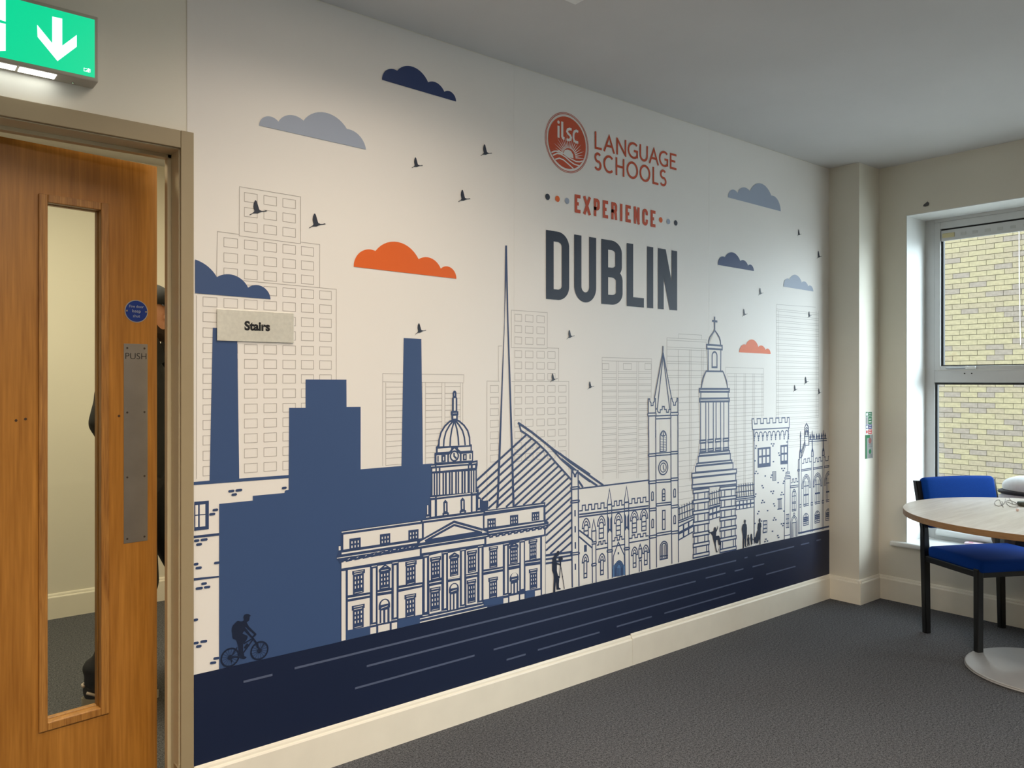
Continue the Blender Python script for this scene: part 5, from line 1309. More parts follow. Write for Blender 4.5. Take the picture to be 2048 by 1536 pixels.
man([(dr_ - 0.05, zm - 0.004), (dr_ + 0.0002, zm - 0.003), (dr_ + 0.0002, zm + 0.003), (dr_ - 0.03, zm + 0.006), (dr_ - 0.05, zm + 0.020), (dr_ - 0.062, zm + 0.018),
     (dr_ - 0.070, zm - 0.004), (dr_ - 0.085, zm - 0.010), (dr_ - 0.084, zm - 0.017), (dr_ - 0.066, zm - 0.012), (dr_ - 0.060, zm - 0.034), (dr_ - 0.080, zm - 0.052),
     (dr_ - 0.074, zm - 0.058), (dr_ - 0.050, zm - 0.038), (dr_ - 0.036, zm - 0.046), (dr_ - 0.032, zm - 0.066), (dr_ - 0.024, zm - 0.066), (dr_ - 0.026, zm - 0.038), (dr_ - 0.046, zm - 0.022)])
man([(dr_ - 0.052 + 0.0075 * math.cos(k * PI / 8), zm + 0.031 + 0.0075 * math.sin(k * PI / 8)) for k in range(16)])
bm = bmesh.new()
i0, i1 = ex(1428, 1160), ex(1540, 1240)
for lo, hi in (((i0.x, i1.z), (i1.x, i1.z + .0012)), ((i0.x, i0.z - .0012), (i1.x, i0.z)), ((i0.x, i1.z), (i0.x + .0012, i0.z)), ((i1.x - .0012, i1.z), (i1.x, i0.z))):
    bx(bm, (lo[0], EXY - 0.0016, lo[1]), (hi[0], EXY - 0.0012, hi[1]))
prism(bm, xz([(1450, 1215), (1505, 1185), (1505, 1165), (1518, 1170), (1518, 1190), (1540, 1196), (1540, 1206), (1518, 1206), (1514, 1240), (1500, 1236), (1500, 1212)]), lambda u, v, w: Vector((u, EXY - 0.0012 - w, v)), 0.0004)
finish('maker_mark', bm, LITW, es)
STRIP = emit_mat('lit_downlight_strip', (0.95, 1.0, 0.98, 1), 5.0)
for L in ([(-260, 1012), (285, 1128), (250, 1203), (-300, 1080)], [(340, 1135), (965, 1280), (920, 1352), (303, 1210)]):
    P = [on_z(*tEx(*q), ez0) for q in L]
    y0 = sum(p.y for p in P[:2]) / 2; y1 = sum(p.y for p in P[2:]) / 2
    bm = bmesh.new(); bx(bm, (P[3].x * .5 + P[0].x * .5, min(y0, y1), ez0 - 0.0012), (P[1].x * .5 + P[2].x * .5, max(y0, y1), ez0 + 0.0005), 0.0004)
    finish('light_strip', bm, STRIP, es)
c = on_z(*tEx(1243, 1410), ez0)
bm = bmesh.new(); cyl(bm, (c.x, c.y, ez0 - 0.001), (c.x, c.y, ez0 + 0.001), 0.0028, n=14); led = finish('indicator_bezel', bm, M['gasket'], es)
bm = bmesh.new(); cyl(bm, (c.x, c.y, ez0 - 0.0016), (c.x, c.y, ez0), 0.0014, n=12); finish('indicator_light', bm, emit_mat('green_led', (0.6, 1, 0.6, 1), 1.5), led)

# ---------- stairs plate on the mural
ss = thing('stairs_sign', 'brushed metal plate reading Stairs on the mural beside the door', 'sign')
q0 = on_y(434.5, 617.5, -0.008); q1 = on_y(588, 684, -0.008)
SX0, SX1, SZ1, SZ0 = q0.x, q1.x, q0.z, on_y(434.5, 681, -0.008).z
bm = bmesh.new(); bx(bm, (SX0, -0.0075, SZ0), (SX1, -0.0044, SZ1), 0.0006)
finish('plate', bm, mat('brushed_aluminium', rgb(234, 231, 218), 0.34, metal=0.4, noise=0.10, nscale=90), ss)
t0_ = on_y(489, 652, -0.008); t1_ = on_y(540, 652, -0.008)
text_mesh('lettering', 'Stairs', 0.05, INK['black'], ss, frame_m(((t0_.x + t1_.x) / 2, -0.0079, on_y(514, 652.3, -0.008).z), (1, 0, 0), (0, 0, 1)), width=t1_.x - t0_.x, offset=0.0022, height=(on_y(514, 643, -.008).z - on_y(514, 662, -.008).z))

# ---------- on the door: push plate and fire door disc
pp0 = leaf_uv(247.3, 687); pp1 = leaf_uv(295, 880); pzb = leaf_uv(247.3, 1087.5)[1]
bm = bmesh.new(); leaf_box(bm, pp0[0], pp1[0], pzb, pp0[1], 0.0, 0.0016, 0.0006)
push = finish('push_plate', bm, M['steel'], df)
bm = bmesh.new()
hh = pp0[1] - pzb; ww = pp1[0] - pp0[0]
for fz in (.022, .345, .67, .978):
    for fu in (.14, .86):
        u = pp0[0] + ww * fu; z = pp0[1] - hh * fz
        cyl(bm, L3(u, z, 0.001), L3(u, z, 0.0024), 0.0032, n=12)
finish('screw', bm, mat('dull_screw_head', rgb(88, 80, 72), 0.4, metal=0.8), push)
c0 = leaf_uv(250.5, 716); c1 = leaf_uv(292.3, 716); cz = leaf_uv(271, 712.3)[1]
text_mesh('lettering', 'PUSH', 0.05, INK['black'], push, frame_m(L3((c0[0] + c1[0]) / 2, cz, 0.0020), lu, (0, 0, 1)), width=c1[0] - c0[0], offset=-0.0006, height=leaf_uv(271, 706.5)[1] - leaf_uv(271, 718.5)[1])
dc = leaf_uv(272.6, 622.6); dr0 = (leaf_uv(272.6, 600.2)[1] - leaf_uv(272.6, 645.3)[1]) / 2
bm = bmesh.new(); cyl(bm, L3(dc[0], dc[1], 0.0), L3(dc[0], dc[1], 0.0012), dr0, n=48)
disc_ = finish('fire_door_disc', bm, mat('disc_silver_rim', rgb(150, 150, 148), 0.4), df)
bm = bmesh.new(); cyl(bm, L3(dc[0], dc[1], 0.001), L3(dc[0], dc[1], 0.0017), dr0 * .93, n=48)
finish('disc_face', bm, mat('mandatory_blue', rgb(10, 48, 128), 0.35), disc_)
for txt, dz, wd in (('Fire door', .42, .62), ('keep', -.02, .36), ('shut', -.42, .30)):
    text_mesh('lettering', txt, 0.05, mat('disc_letter_grey', rgb(150, 160, 175), 0.5) if dz > .4 else bpy.data.materials['disc_letter_grey'], disc_, frame_m(L3(dc[0], dc[1] + dz * dr0, 0.0019), lu, (0, 0, 1)), width=wd * 2 * dr0)
bm = bmesh.new()
for s_ in (-1, 1): cyl(bm, L3(dc[0] + s_ * dr0 * .82, dc[1], 0.001), L3(dc[0] + s_ * dr0 * .82, dc[1], 0.0026), 0.003, n=10)
finish('screw', bm, M['steel'], disc_)

# ---------- notices on the pillar
tPil = tile(1720, 810, 40 / 512)
def pl(x, y): return on_y(*tPil(x, y), PIL_Y)
def pil_box(name, x0, y0, x1, y1, m, parent, d0=0.0, d1=0.0015):
    a_, b_ = pl(x0, y0), pl(x1, y1)
    zt_, zb_ = pl(x0, y0).z, pl(x0, y1).z
    return box(name, (a_.x, PIL_Y - d1, zb_), (b_.x, PIL_Y - d0, zt_), m, parent)
sg = pmat('safety_green', rgb(20, 112, 66)); sb_ = pmat('safety_blue', rgb(30, 44, 118)); sr = pmat('safety_red', rgb(206, 60, 60)); sw = pmat('notice_white', rgb(228, 230, 228)); sgy = pmat('notice_grey', rgb(148, 150, 148))
n1 = thing('fire_action_notice', 'narrow green blue and red safety notice on the pillar, the upper one', 'notice')
pil_box('backing', 138, 176, 304, 758, sw, n1, 0.0, 0.0012)
for y0, y1, m0, m1 in ((180, 298, sg, sg), (310, 488, sgy, sg), (500, 615, sb_, sb_), (630, 745, sw, sr)):
    pil_box('symbol_panel', 146, y0, 192, y1, m0, n1, 0.0012, 0.0016); pnl = pil_box('text_panel', 204, y0, 298, y1, m1, n1, 0.0012, 0.0016)
    for f in (.22, .62): pil_box('text_line', 220, y0 + (y1 - y0) * f, 282, y0 + (y1 - y0) * (f + .14), sw, pnl, 0.0016, 0.0019)
for y, m in ((238, sw), (560, sw), (688, sr)):
    c = pl(169, y); bm = bmesh.new(); cyl(bm, (c.x, PIL_Y - 0.0015, c.z), (c.x, PIL_Y - 0.0021, c.z), 0.010, n=18); finish('symbol', bm, m, n1)
n2 = thing('first_aid_notice', 'taller grey safety notice with a green edge, lower on the pillar', 'notice')
pil_box('backing', 132, 770, 320, 1378, sgy, n2, 0.0, 0.0025)
pil_box('green_edge', 132, 770, 168, 1378, sg, n2, 0.0025, 0.003); pil_box('green_header', 168, 772, 240, 850, sg, n2, 0.0025, 0.003)
for y, m, r in ((915, pmat('faded_red', rgb(150, 92, 88)), .018), (1190, sg, .015)):
    c = pl(245, y); bm = bmesh.new(); cyl(bm, (c.x, PIL_Y - 0.0024, c.z), (c.x, PIL_Y - 0.0032, c.z), r, n=20); finish('symbol', bm, m, n2)
for y in (1000, 1030, 1060, 1270, 1300, 1330): pil_box('text_line', 205, y, 300, y + 10, pmat('text_grey', rgb(96, 100, 98)) if y == 1000 else bpy.data.materials['text_grey'], n2, 0.0025, 0.0028)

# ================================================================== TABLE
TC = (4.235, -1.322)
TH = 0.735; TR = 0.60
tb = thing('round_table', 'round pale wood table with tan edge on a grey disc base', 'table', (TC[0], TC[1], 0))
bm = bmesh.new(); lathe(bm, [(0, TH), (TR - 0.001, TH)], 128); finish('tabletop', bm, M['laminate'], tb)
bm = bmesh.new(); lathe(bm, [(TR - 0.001, TH), (TR, TH - 0.001), (TR, TH - 0.0265), (TR - 0.001, TH - 0.0275), (0, TH - 0.0275)], 128)
o = finish('edge_band', bm, M['table_edge'], tb)
BR = 0.335
bm = bmesh.new(); lathe(bm, [(0, 0), (BR - 0.012, 0.0), (BR - 0.004, 0.002), (BR, 0.006), (BR, 0.010), (BR - 0.004, 0.0115), (BR - 0.002, 0.0125), (BR - 0.003, 0.017), (BR - 0.008, 0.019), (0.06, 0.023), (0.045, 0.03), (0, 0.03)], 128)
finish('base_plate', bm, M['base'], tb, True)
bm = bmesh.new(); cyl(bm, (0, 0, 0.022), (0, 0, TH - 0.03), 0.038, n=40); finish('pedestal', bm, M['base'], tb, True)
bm = bmesh.new()
for k in range(4):
    bx(bm, (-0.02, 0.02, TH - 0.05), (0.02, 0.38, TH - 0.0275), 0.003, 2, Matrix.Rotation(k * PI / 2 + .4, 4, 'Z'))
finish('support_arm', bm, M['base'], tb)

# ================================================================== CHAIR
ch = thing('visitor_chair', 'blue upholstered chair with a square black frame tucked under the table', 'chair', (4.655, -0.807, 0), math.radians(-28.6))
HWd, DP = 0.235, 0.365          # half width, depth ; local -Y is the front, rear legs at y=0
b_ = M['black']; LG = 0.0165
for sx in (-1, 1):
    bm = bmesh.new()       # rear leg and back upright as one bent tube
    prof = [(0.0, 0.0), (0.012, 0.44), (0.018, 0.56), (0.075, 0.812)]
    rings = []
    for y, z in prof:
        rings.append([bm.verts.new((sx * HWd + dx * LG, y + dy * LG * 1.0, z)) for dx, dy in ((-1, -1), (1, -1), (1, 1), (-1, 1))])
    for A_, B_ in zip(rings, rings[1:]):
        for k in range(4): bm.faces.new((A_[k], A_[(k + 1) % 4], B_[(k + 1) % 4], B_[k]))
    bm.faces.new(rings[0][::-1]); bm.faces.new(rings[-1])
    bmesh.ops.bevel(bm, geom=[e for e in bm.edges if abs((e.verts[0].co - e.verts[1].co).z) > .1], offset=0.005, segments=2, affect='EDGES')
    finish('rear_leg', bm, b_, ch)
    bm = bmesh.new(); bx(bm, (sx * HWd - LG, -DP - LG, 0), (sx * HWd + LG, -DP + LG, 0.43), 0.005); finish('front_leg', bm, b_, ch)
    bm = bmesh.new(); bx(bm, (sx * HWd - 0.012, -DP + LG - .004, 0.385), (sx * HWd + 0.012, -LG + .014, 0.418), 0.004); finish('side_rail', bm, b_, ch)
for y in (-DP, 0.006):
    bm = bmesh.new(); bx(bm, (-HWd + LG - .002, y - 0.012, 0.385), (HWd - LG + .002, y + 0.012, 0.418), 0.004); finish('cross_rail', bm, b_, ch)
def cushion(name, lo, hi, bev, m, parent, crown=0.0, axis=2, mtx=None):
    bm = bmesh.new(); bx(bm, lo, hi, bev, 4)
    bmesh.ops.subdivide_edges(bm, edges=[e for e in bm.edges if e.calc_length() > 0.12], cuts=9, use_grid_fill=True)
    c = (Vector(lo) + Vector(hi)) / 2; h = (Vector(hi) - Vector(lo)) / 2
    for v in bm.verts:
        r = [(v.co[i] - c[i]) / h[i] for i in range(3)]
        oth = [i for i in range(3) if i != axis]
        k = max(0, 1 - r[oth[0]] ** 2) * max(0, 1 - r[oth[1]] ** 2)
        if r[axis] > 0.2: v.co[axis] += crown * k
    if mtx is not None: bmesh.ops.transform(bm, matrix=mtx, verts=bm.verts[:])
    return finish(name, bm, m, parent, True)
cushion('seat', (-HWd - 0.012, -DP - 0.035, 0.412), (HWd + 0.012, -0.018, 0.474), 0.020, M['blue'], ch, 0.010)
th_ = math.atan2(0.057, 0.252)
Mb = Matrix.Translation((0, 0.018, 0.56)) @ Matrix.Rotation(-th_, 4, 'X')
cushion('backrest', (-HWd + 0.012, -0.045, 0.0), (HWd - 0.012, 0.012, 0.272), 0.022, M['blue'], ch, 0.006, 2, Mb)
bm = bmesh.new(); tube(bm, [(-.12, -.22, .412), (-.121, -.222, .36), (-.117, -.22, .31), (-.122, -.221, .255)], 0.0022, 6); finish('loose_thread', bm, mat('grey_thread', rgb(70, 68, 80), 0.9), ch)

# ================================================================== THINGS ON TABLE AND SILL
def superell(bm, c, r, e=0.5, nu=40, nv=24, mtx=None):
    c = Vector(c)
    f = lambda w: math.copysign(abs(w) ** e, w)
    rows = []
    for j in range(nv + 1):
        ph = -PI / 2 + PI * j / nv
        rows.append([bm.verts.new(c + Vector((r[0] * f(math.cos(ph)) * f(math.cos(2 * PI * i / nu)), r[1] * f(math.cos(ph)) * f(math.sin(2 * PI * i / nu)), r[2] * f(math.sin(ph))))) for i in range(nu)])
    for A_, B_ in zip(rows, rows[1:]):
        for i in range(nu): bm.faces.new((A_[i], A_[(i + 1) % nu], B_[(i + 1) % nu], B_[i]))
    vs = [v for r_ in rows for v in r_]
    bmesh.ops.remove_doubles(bm, verts=vs, dist=1e-5)
bp_ = on_x(2034, 1080, XB + 0.12)
bag = thing('backpack', 'light grey and charcoal backpack standing on the window sill', 'bag', (XB + 0.130, bp_.y - 0.065, SILL))
dk = mat('charcoal_nylon', rgb(58, 56, 62), 0.8, noise=0.25, nscale=60, bump=0.2, bscale=150); lt = mat('light_grey_fleck_nylon', rgb(196, 196, 206), 0.85, noise=0.18, nscale=90, bump=0.2, bscale=120)
wt = mat('white_flap_fabric', rgb(224, 226, 228), 0.7, noise=0.12, nscale=40); br_ = mat('taupe_lining', rgb(112, 100, 92), 0.8, noise=0.2, nscale=50)
def soft(name, c, r, m, e=0.55, parent=bag):
    bm = bmesh.new(); superell(bm, c, r, e); return finish(name, bm, m, parent, True)
soft('body', (0.0, 0, 0.175), (0.115, 0.185, 0.175), dk, 0.5)
soft('upper_compartment', (-0.012, -0.016, 0.290), (0.122, 0.174, 0.085), lt, 0.7)
fl = soft('top_flap', (0.0, -0.035, 0.392), (0.124, 0.172, 0.064), wt, 0.85)
soft('dark_piping', (-0.004, -0.03, 0.362), (0.128, 0.186, 0.020), dk, 0.75)
soft('side_pocket', (-0.085, 0.10, 0.16), (0.045, 0.07, 0.12), br_, 0.6)
bm = bmesh.new(); tube(bm, [(-0.11, -0.03, 0.36), (-0.126, -0.06, 0.325), (-0.126, -0.10, 0.30), (-0.118, -0.14, 0.29)], 0.013, 8); finish('strap', bm, br_, bag, True)
bm = bmesh.new()
for k in range(5):
    y = -0.02 - 0.022 * k; tube(bm, [(-0.085, y, 0.425 - k * .001), (-0.096, y - 0.008, 0.413), (-0.088, y - 0.016, 0.42), (-0.098, y - 0.022, 0.41)], 0.0028, 6)
finish('dark_print', bm, M['gasket'], bag, True)

tp = on_z(1972, 1083, SILL + 0.005)
pk = thing('tissue_packet', 'small white and pink packet lying on the window sill', 'packet', (min(tp.x, FX - 0.06), tp.y, SILL), math.radians(14))
bm = bmesh.new(); superell(bm, (0, 0, 0.011), (0.030, 0.052, 0.011), 0.4, 24, 12); finish('wrapper', bm, mat('pale_pink_film', rgb(232, 206, 214), 0.35), pk, True)
bm = bmesh.new(); bx(bm, (-0.014, 0.005, 0.0205), (0.010, 0.030, 0.0225), 0.001); finish('printed_patch', bm, mat('pink_print', rgb(214, 120, 150), 0.4), pk)

cd = mat('taupe_cable', rgb(132, 122, 112), 0.6)
tCb = tile(1928, 940, 120 / 2048)
def tt(x, y, dz=0.0): 
    p = on_z(*tCb(x, y), TH + 0.002 + dz); return (p.x, p.y, p.z)
ea = thing('earphones', 'tangled grey earphone cable on the table top', 'earphones')
bm = bmesh.new()
loop = [tt(1180 + 135 * math.cos(k * PI / 10), 1125 + 105 * math.sin(k * PI / 10)) for k in range(-2, 17)]
tube(bm, loop + [tt(1290, 1215), tt(1350, 1160), tt(1410, 1080), tt(1480, 1040), tt(1580, 1035), tt(1700, 1080), tt(1820, 1150), tt(1900, 1190)], 0.0014, 6)
tube(bm, [tt(1340, 1270), tt(1310, 1200), tt(1390, 1100), tt(1415, 1010), tt(1420, 975)], 0.0012, 6)
tube(bm, [tt(1900, 1200), tt(1780, 1180), tt(1640, 1160), tt(1500, 1090), tt(1440, 1100), tt(1470, 1170), tt(1580, 1250), tt(1720, 1270), tt(1850, 1255)], 0.0013, 6)
tube(bm, [tt(1540, 970), tt(1600, 1030), tt(1650, 1110), tt(1660, 1160)], 0.0012, 6)
finish('cable', bm, cd, ea, True)
c = tt(1830, 1390); bm = bmesh.new(); superell(bm, (c[0], c[1], TH + 0.0068), (0.0075, 0.0075, 0.0068), 1.0, 20, 12); finish('earbud', bm, mat('pale_pink_plastic', rgb(232, 208, 200), 0.4), ea, True)
c = tt(1990, 1215)
pc = thing('earphone_case', 'small dark olive case on the table by the earphone cable', 'case', (c[0] + 0.012, c[1] - 0.012, TH), math.radians(-40))
bm = bmesh.new(); superell(bm, (0, 0, 0.0122), (0.036, 0.024, 0.0122), 0.5, 32, 14); finish('shell', bm, mat('olive_plastic', rgb(72, 76, 62), 0.35), pc, True)
bm = bmesh.new(); bx(bm, (-0.0365, -0.0245, 0.0115), (0.0365, 0.0245, 0.0128), 0.0005); finish('lid_seam', bm, M['gasket'], pc)

# ================================================================== OUTSIDE
BXF = 12.3; CO = 0.075; BL = 0.225
bb = thing('brick_building', 'buff brick wall of the neighbouring building outside the window', 'building')
bx_m = mat('pale_mortar', rgb(100, 91, 72), 0.9)
box('mortar_wall', (BXF + 0.012, -0.8, -3.0), (BXF + 0.3, 7.0, 4.65), bx_m, bb)
BM = [mat('buff_brick', rgb(136, 124, 95), 0.9, noise=0.22, nscale=30, bump=0.3, bscale=60), mat('sandy_brick', rgb(131, 118, 94), 0.9, noise=0.22, nscale=34, bump=0.3, bscale=60),
      mat('greyed_brick', rgb(121, 109, 96), 0.9, noise=0.24, nscale=30, bump=0.3, bscale=60)]
def brick_mesh(m):
    bm = bmesh.new(); bx(bm, (0, 0.0028, 0.004), (0.05, BL - 0.0028, CO - 0.004)); 
    me = bpy.data.meshes.new('brick'); bmesh.ops.recalc_face_normals(bm, faces=bm.faces[:]); bm.to_mesh(me); bm.free(); me.materials.append(m); return me
BME = [brick_mesh(m) for m in BM]
rnd = random.Random(3)
stuff = [bmesh.new() for _ in BM]; nb = 0
def in_view(y, z):
    p = Vector((BXF, y, z)) - CAM; t = p.dot(FWD); px = 1024 + F_PX * p.dot(RGT) / t; py = HORIZON - F_PX * p.z / t
    return 1868 < px < 2056 and 446 < py < 1000
for r in range(-36, 62):
    z = r * CO; off = (0.5 if r % 2 else 0.0) * BL + (rnd.random() - .5) * 0.02
    for k in range(-3, 30):
        y = k * BL + off
        mi = rnd.choices((0, 1, 2), (5, 3, 2))[0]; dx = rnd.uniform(-0.002, 0.003)
        if nb < 300 and (in_view(y, z + .04) or in_view(y + BL, z + .04)):
            o = bpy.data.objects.new('brick', BME[mi]); COL.objects.link(o); o.parent = bb; o.location = (BXF + dx, y, z); nb += 1
        else:
            bx(stuff[mi], (BXF + dx, y + 0.0028, z + 0.004), (BXF + dx + 0.03, y + BL - 0.0028, z + CO - 0.004))
for bm, m in zip(stuff, BM):
    o = finish('brickwork', bm, m, bb); o['kind'] = 'stuff'
c = on_x(2038, 460, BXF - 0.01); c2_ = on_x(2041, 690, BXF - 0.01)
bm = bmesh.new(); tube(bm, [(BXF - 0.008, c.y, c.z + .05), (BXF - 0.008, c.y - .004, (c.z + c2_.z) / 2), (BXF - 0.008, c2_.y, c2_.z)], 0.0045, 8); finish('white_cable', bm, M['white'], bb)
g = box('ground', (XB + 0.36, -12, -3.05), (BXF + 0.3, 12, -3.0), mat('grey_paving', rgb(178, 176, 170), 0.9, noise=0.3, nscale=3)); struct(g)

# ================================================================== LANDING LIGHT AND PERSON
ll = thing('ceiling_light', 'small warm ceiling panel over the stair landing behind the door', 'light', (0.55, 1.15, CEIL), 0, 'recessed ceiling lights')
bm = bmesh.new(); bx(bm, (-0.2, -0.2, -0.02), (0.2, 0.2, 0), 0.004); finish('frame', bm, M['white'], ll)
bm = bmesh.new(); bx(bm, (-0.18, -0.18, -0.022), (0.18, 0.18, -0.0195)); finish('diffuser', bm, bpy.data.materials['lit_diffuser'], ll)
area_light('lamp', (0, 0, -0.03), 0.36, 0.36, LANDING_POWER, (1.0, 0.88, 0.62), (0, 0, 0), 180, ll)

person = thing('person', 'person in a dark cap, dark jacket and black trainers walking past behind the ajar door', 'person', (0.9355, 1.133, 0), math.radians(60))
HO = -0.055
def caps(bm, p0, p1, r0, r1=None, n=16):
    r1 = r0 if r1 is None else r1
    p0 = Vector(p0); p1 = Vector(p1)
    cyl(bm, p0, p1, r0, r1, n)
    for p, r in ((p0, r0), (p1, r1)):
        bmesh.ops.create_uvsphere(bm, u_segments=n, v_segments=n // 2, radius=r, matrix=Matrix.Translation(p))
def ell(bm, c, r, rot=None, n=24):
    m = Matrix.Translation(Vector(c)) @ (rot if rot is not None else Matrix.Identity(4)) @ Matrix.Diagonal((*r, 1))
    bmesh.ops.create_uvsphere(bm, u_segments=n, v_segments=n // 2, radius=1.0, matrix=m)
def fused(name, bm, m, voxel, smooth=4, parent=person):
    o = finish(name, bm, m, parent, True)
    md = o.modifiers.new('fuse', 'REMESH'); md.mode = 'VOXEL'; md.voxel_size = voxel; md.use_smooth_shade = True
    if smooth:
        ms = o.modifiers.new('soften', 'SMOOTH'); ms.iterations = smooth; ms.factor = 0.5
    return o
skin = mat('skin', rgb(206, 150, 116), 0.5, noise=0.08, nscale=30)
HIPL, HIPR = (0.085, 0.01, 0.93), (-0.085, 0.01, 0.93)
KL, KR = (0.09, -0.17, 0.52), (-0.095, -0.04, 0.50)
AL, AR = (0.09, -0.27, 0.10), (-0.09, 0.132, 0.10)
SL, SR = (0.180, 0.0, 1.445), (-0.180, 0.0, 1.445)
EL, ER = (0.235, -0.03, 1.18), (-0.215, 0.062, 1.19)
WL, WR = (0.205, -0.20, 1.02), (-0.205, -0.03, 0.975)
bm = bmesh.new()
# head: cranium, face, jaw, nose, ears
ell(bm, (0, 0.012, 1.668), (0.075, 0.094, 0.100)); ell(bm, (0, -0.030, 1.632), (0.063, 0.066, 0.092)); ell(bm, (0, -0.045, 1.575), (0.044, 0.044, 0.036))
caps(bm, (0, -0.088, 1.672), (0, -0.110, 1.632), 0.009, 0.013); ell(bm, (0, -0.104, 1.628), (0.018, 0.014, 0.011))
ell(bm, (0, -0.082, 1.688), (0.046, 0.016, 0.010)); ell(bm, (0, -0.089, 1.600), (0.024, 0.010, 0.0055)); ell(bm, (0, -0.087, 1.590), (0.021, 0.011, 0.006))
for s_ in (-1, 1):
    ell(bm, (s_ * 0.078, 0.012, 1.645), (0.010, 0.020, 0.032)); ell(bm, (s_ * 0.042, -0.072, 1.635), (0.022, 0.020, 0.020))
bmesh.ops.translate(bm, verts=bm.verts[:], vec=(0, HO, 0))
caps(bm, (0, 0.0 + HO, 1.59), (0, 0.015, 1.45), 0.056, 0.062)
# torso and limbs under the clothes
ell(bm, (0, 0.0, 1.28), (0.165, 0.105, 0.21)); ell(bm, (0, 0.005, 1.02), (0.15, 0.10, 0.14)); caps(bm, (-0.15, 0, 1.42), (0.15, 0, 1.42), 0.055)
for S_, E_, Wr in ((SL, EL, WL), (SR, ER, WR)):
    caps(bm, S_, E_, 0.046, 0.038); caps(bm, E_, Wr, 0.038, 0.026)
for H_, K_, A_ in ((HIPL, KL, AL), (HIPR, KR, AR)):
    caps(bm, H_, K_, 0.078, 0.052); caps(bm, K_, A_, 0.052, 0.036)
# hands: palm, four curled fingers, thumb
for s_, Wr in ((1, WL), (-1, WR)):
    w = Vector(Wr); d = Vector((-s_ * 0.05, -0.25, -0.97)).normalized(); side = Vector((0, -1, 0.2)).normalized(); inn = Vector((-s_, 0, 0))
    pc_ = w + d * 0.055
    for k in range(4):
        b0 = w + d * 0.02 + side * (-0.024 + 0.016 * k); b1 = w + d * 0.085 + side * (-0.030 + 0.020 * k)
        caps(bm, b0, b1, 0.014, 0.0115, 10)
        ln_ = (0.062, 0.074, 0.078, 0.068)[k]
        m1 = b1 + (d * 0.95 + inn * 0.25) * ln_ * 0.48; m2 = m1 + (d * 0.75 + inn * 0.65) * ln_ * 0.32; m3 = m2 + (d * 0.5 + inn * 0.85) * ln_ * 0.25
        caps(bm, b1, m1, 0.0095, 0.0088, 10); caps(bm, m1, m2, 0.0088, 0.0080, 10); caps(bm, m2, m3, 0.0080, 0.0068, 10)
    tb0 = w + d * 0.03 + side * 0.028; tb1 = tb0 + (d * 0.7 + side * 0.55 + inn * 0.3) * 0.042; tb2 = tb1 + (d * 0.9 + side * 0.15 + inn * 0.3) * 0.034
    caps(bm, tb0, tb1, 0.013, 0.011, 10); caps(bm, tb1, tb2, 0.0105, 0.008, 10)
fused('body', bm, skin, 0.0055, 3)
# eyes
for s_ in (-1, 1):
    bm = bmesh.new(); ell(bm, (s_ * 0.032, -0.082, 1.664), (0.013, 0.009, 0.0075), n=16); ey = finish('eye', bm, mat('eye_white', rgb(232, 228, 222), 0.3), person, True)
    bm = bmesh.new(); ell(bm, (s_ * 0.032, -0.0895, 1.664), (0.0055, 0.003, 0.0055), n=12); finish('iris', bm, mat('dark_iris', rgb(44, 30, 22), 0.2), ey, True); ey.location = (0, HO, 0)
# short dark beard and hair
bm = bmesh.new(); ell(bm, (0, -0.044, 1.572), (0.050, 0.052, 0.040)); ell(bm, (0, -0.086, 1.609), (0.026, 0.010, 0.005))
for s_ in (-1, 1): caps(bm, (s_ * 0.066, -0.005, 1.63), (s_ * 0.048, -0.040, 1.575), 0.012, 0.016)
hr = mat('dark_brown_hair', rgb(52, 36, 24), 0.85, noise=0.3, nscale=120)
fused('beard', bm, hr, 0.005, 2).location = (0, HO, 0)
bm = bmesh.new(); ell(bm, (0, 0.030, 1.672), (0.080, 0.088, 0.088))
fused('hair', bm, hr, 0.006, 2).location = (0, HO, 0)
# cap
bm = bmesh.new()
prof = [(0.090 * math.cos(a * PI / 2 / 10), 1.700 + 0.088 * math.sin(a * PI / 2 / 10)) for a in range(11)]
lathe(bm, [(0.0885, 1.690)] + prof[:-1] + [(0.0, prof[-1][1])], 32)
for v in bm.verts: v.co.y = v.co.y * 1.16 + 0.012
capm = mat('charcoal_cap_fabric', rgb(34, 36, 38), 0.85, noise=0.2, nscale=80)
cp = finish('cap', bm, capm, person, True); cp.location = (0, HO, 0)
so = cp.modifiers.new('thickness', 'SOLIDIFY'); so.thickness = 0.003
bm = bmesh.new()
pts = [(0.080 * math.sin(a), -0.070 - 0.085 * math.cos(a) * (1 if abs(a) < 1.2 else .9)) for a in [(-PI / 2) + k * PI / 16 for k in range(17)]]
prism(bm, pts + [(0.06, -0.055), (-0.06, -0.055)], lambda u, v, w: Vector((u, v, 1.700 - w + 0.10 * (v + 0.07) * 1.0 - 2.0 * u * u)), 0.005)
finish('peak', bm, capm, cp)
# jacket
jm = mat('black_jacket_fabric', rgb(26, 28, 30), 0.8, noise=0.25, nscale=25, bump=0.25, bscale=40)
bm = bmesh.new()
ell(bm, (0, 0.005, 1.27), (0.195, 0.138, 0.24)); ell(bm, (0, 0.008, 1.06), (0.185, 0.140, 0.20)); caps(bm, (-0.165, 0.005, 1.425), (0.165, 0.005, 1.425), 0.074)
caps(bm, (-0.13, 0.0, 0.92), (0.13, 0.0, 0.92), 0.085); ell(bm, (0, 0.035, 1.50), (0.105, 0.075, 0.045))
for S_, E_, Wr in ((SL, EL, WL), (SR, ER, WR)):
    caps(bm, S_, E_, 0.076, 0.066); caps(bm, E_, Wr, 0.064, 0.046)
    ell(bm, (Vector(S_) + Vector(E_)) / 2 + Vector((math.copysign(.012, S_[0]), 0, -.03)), (0.072, 0.078, 0.10)); ell(bm, Vector(Wr) + Vector((0, 0, .02)), (0.048, 0.05, 0.03))
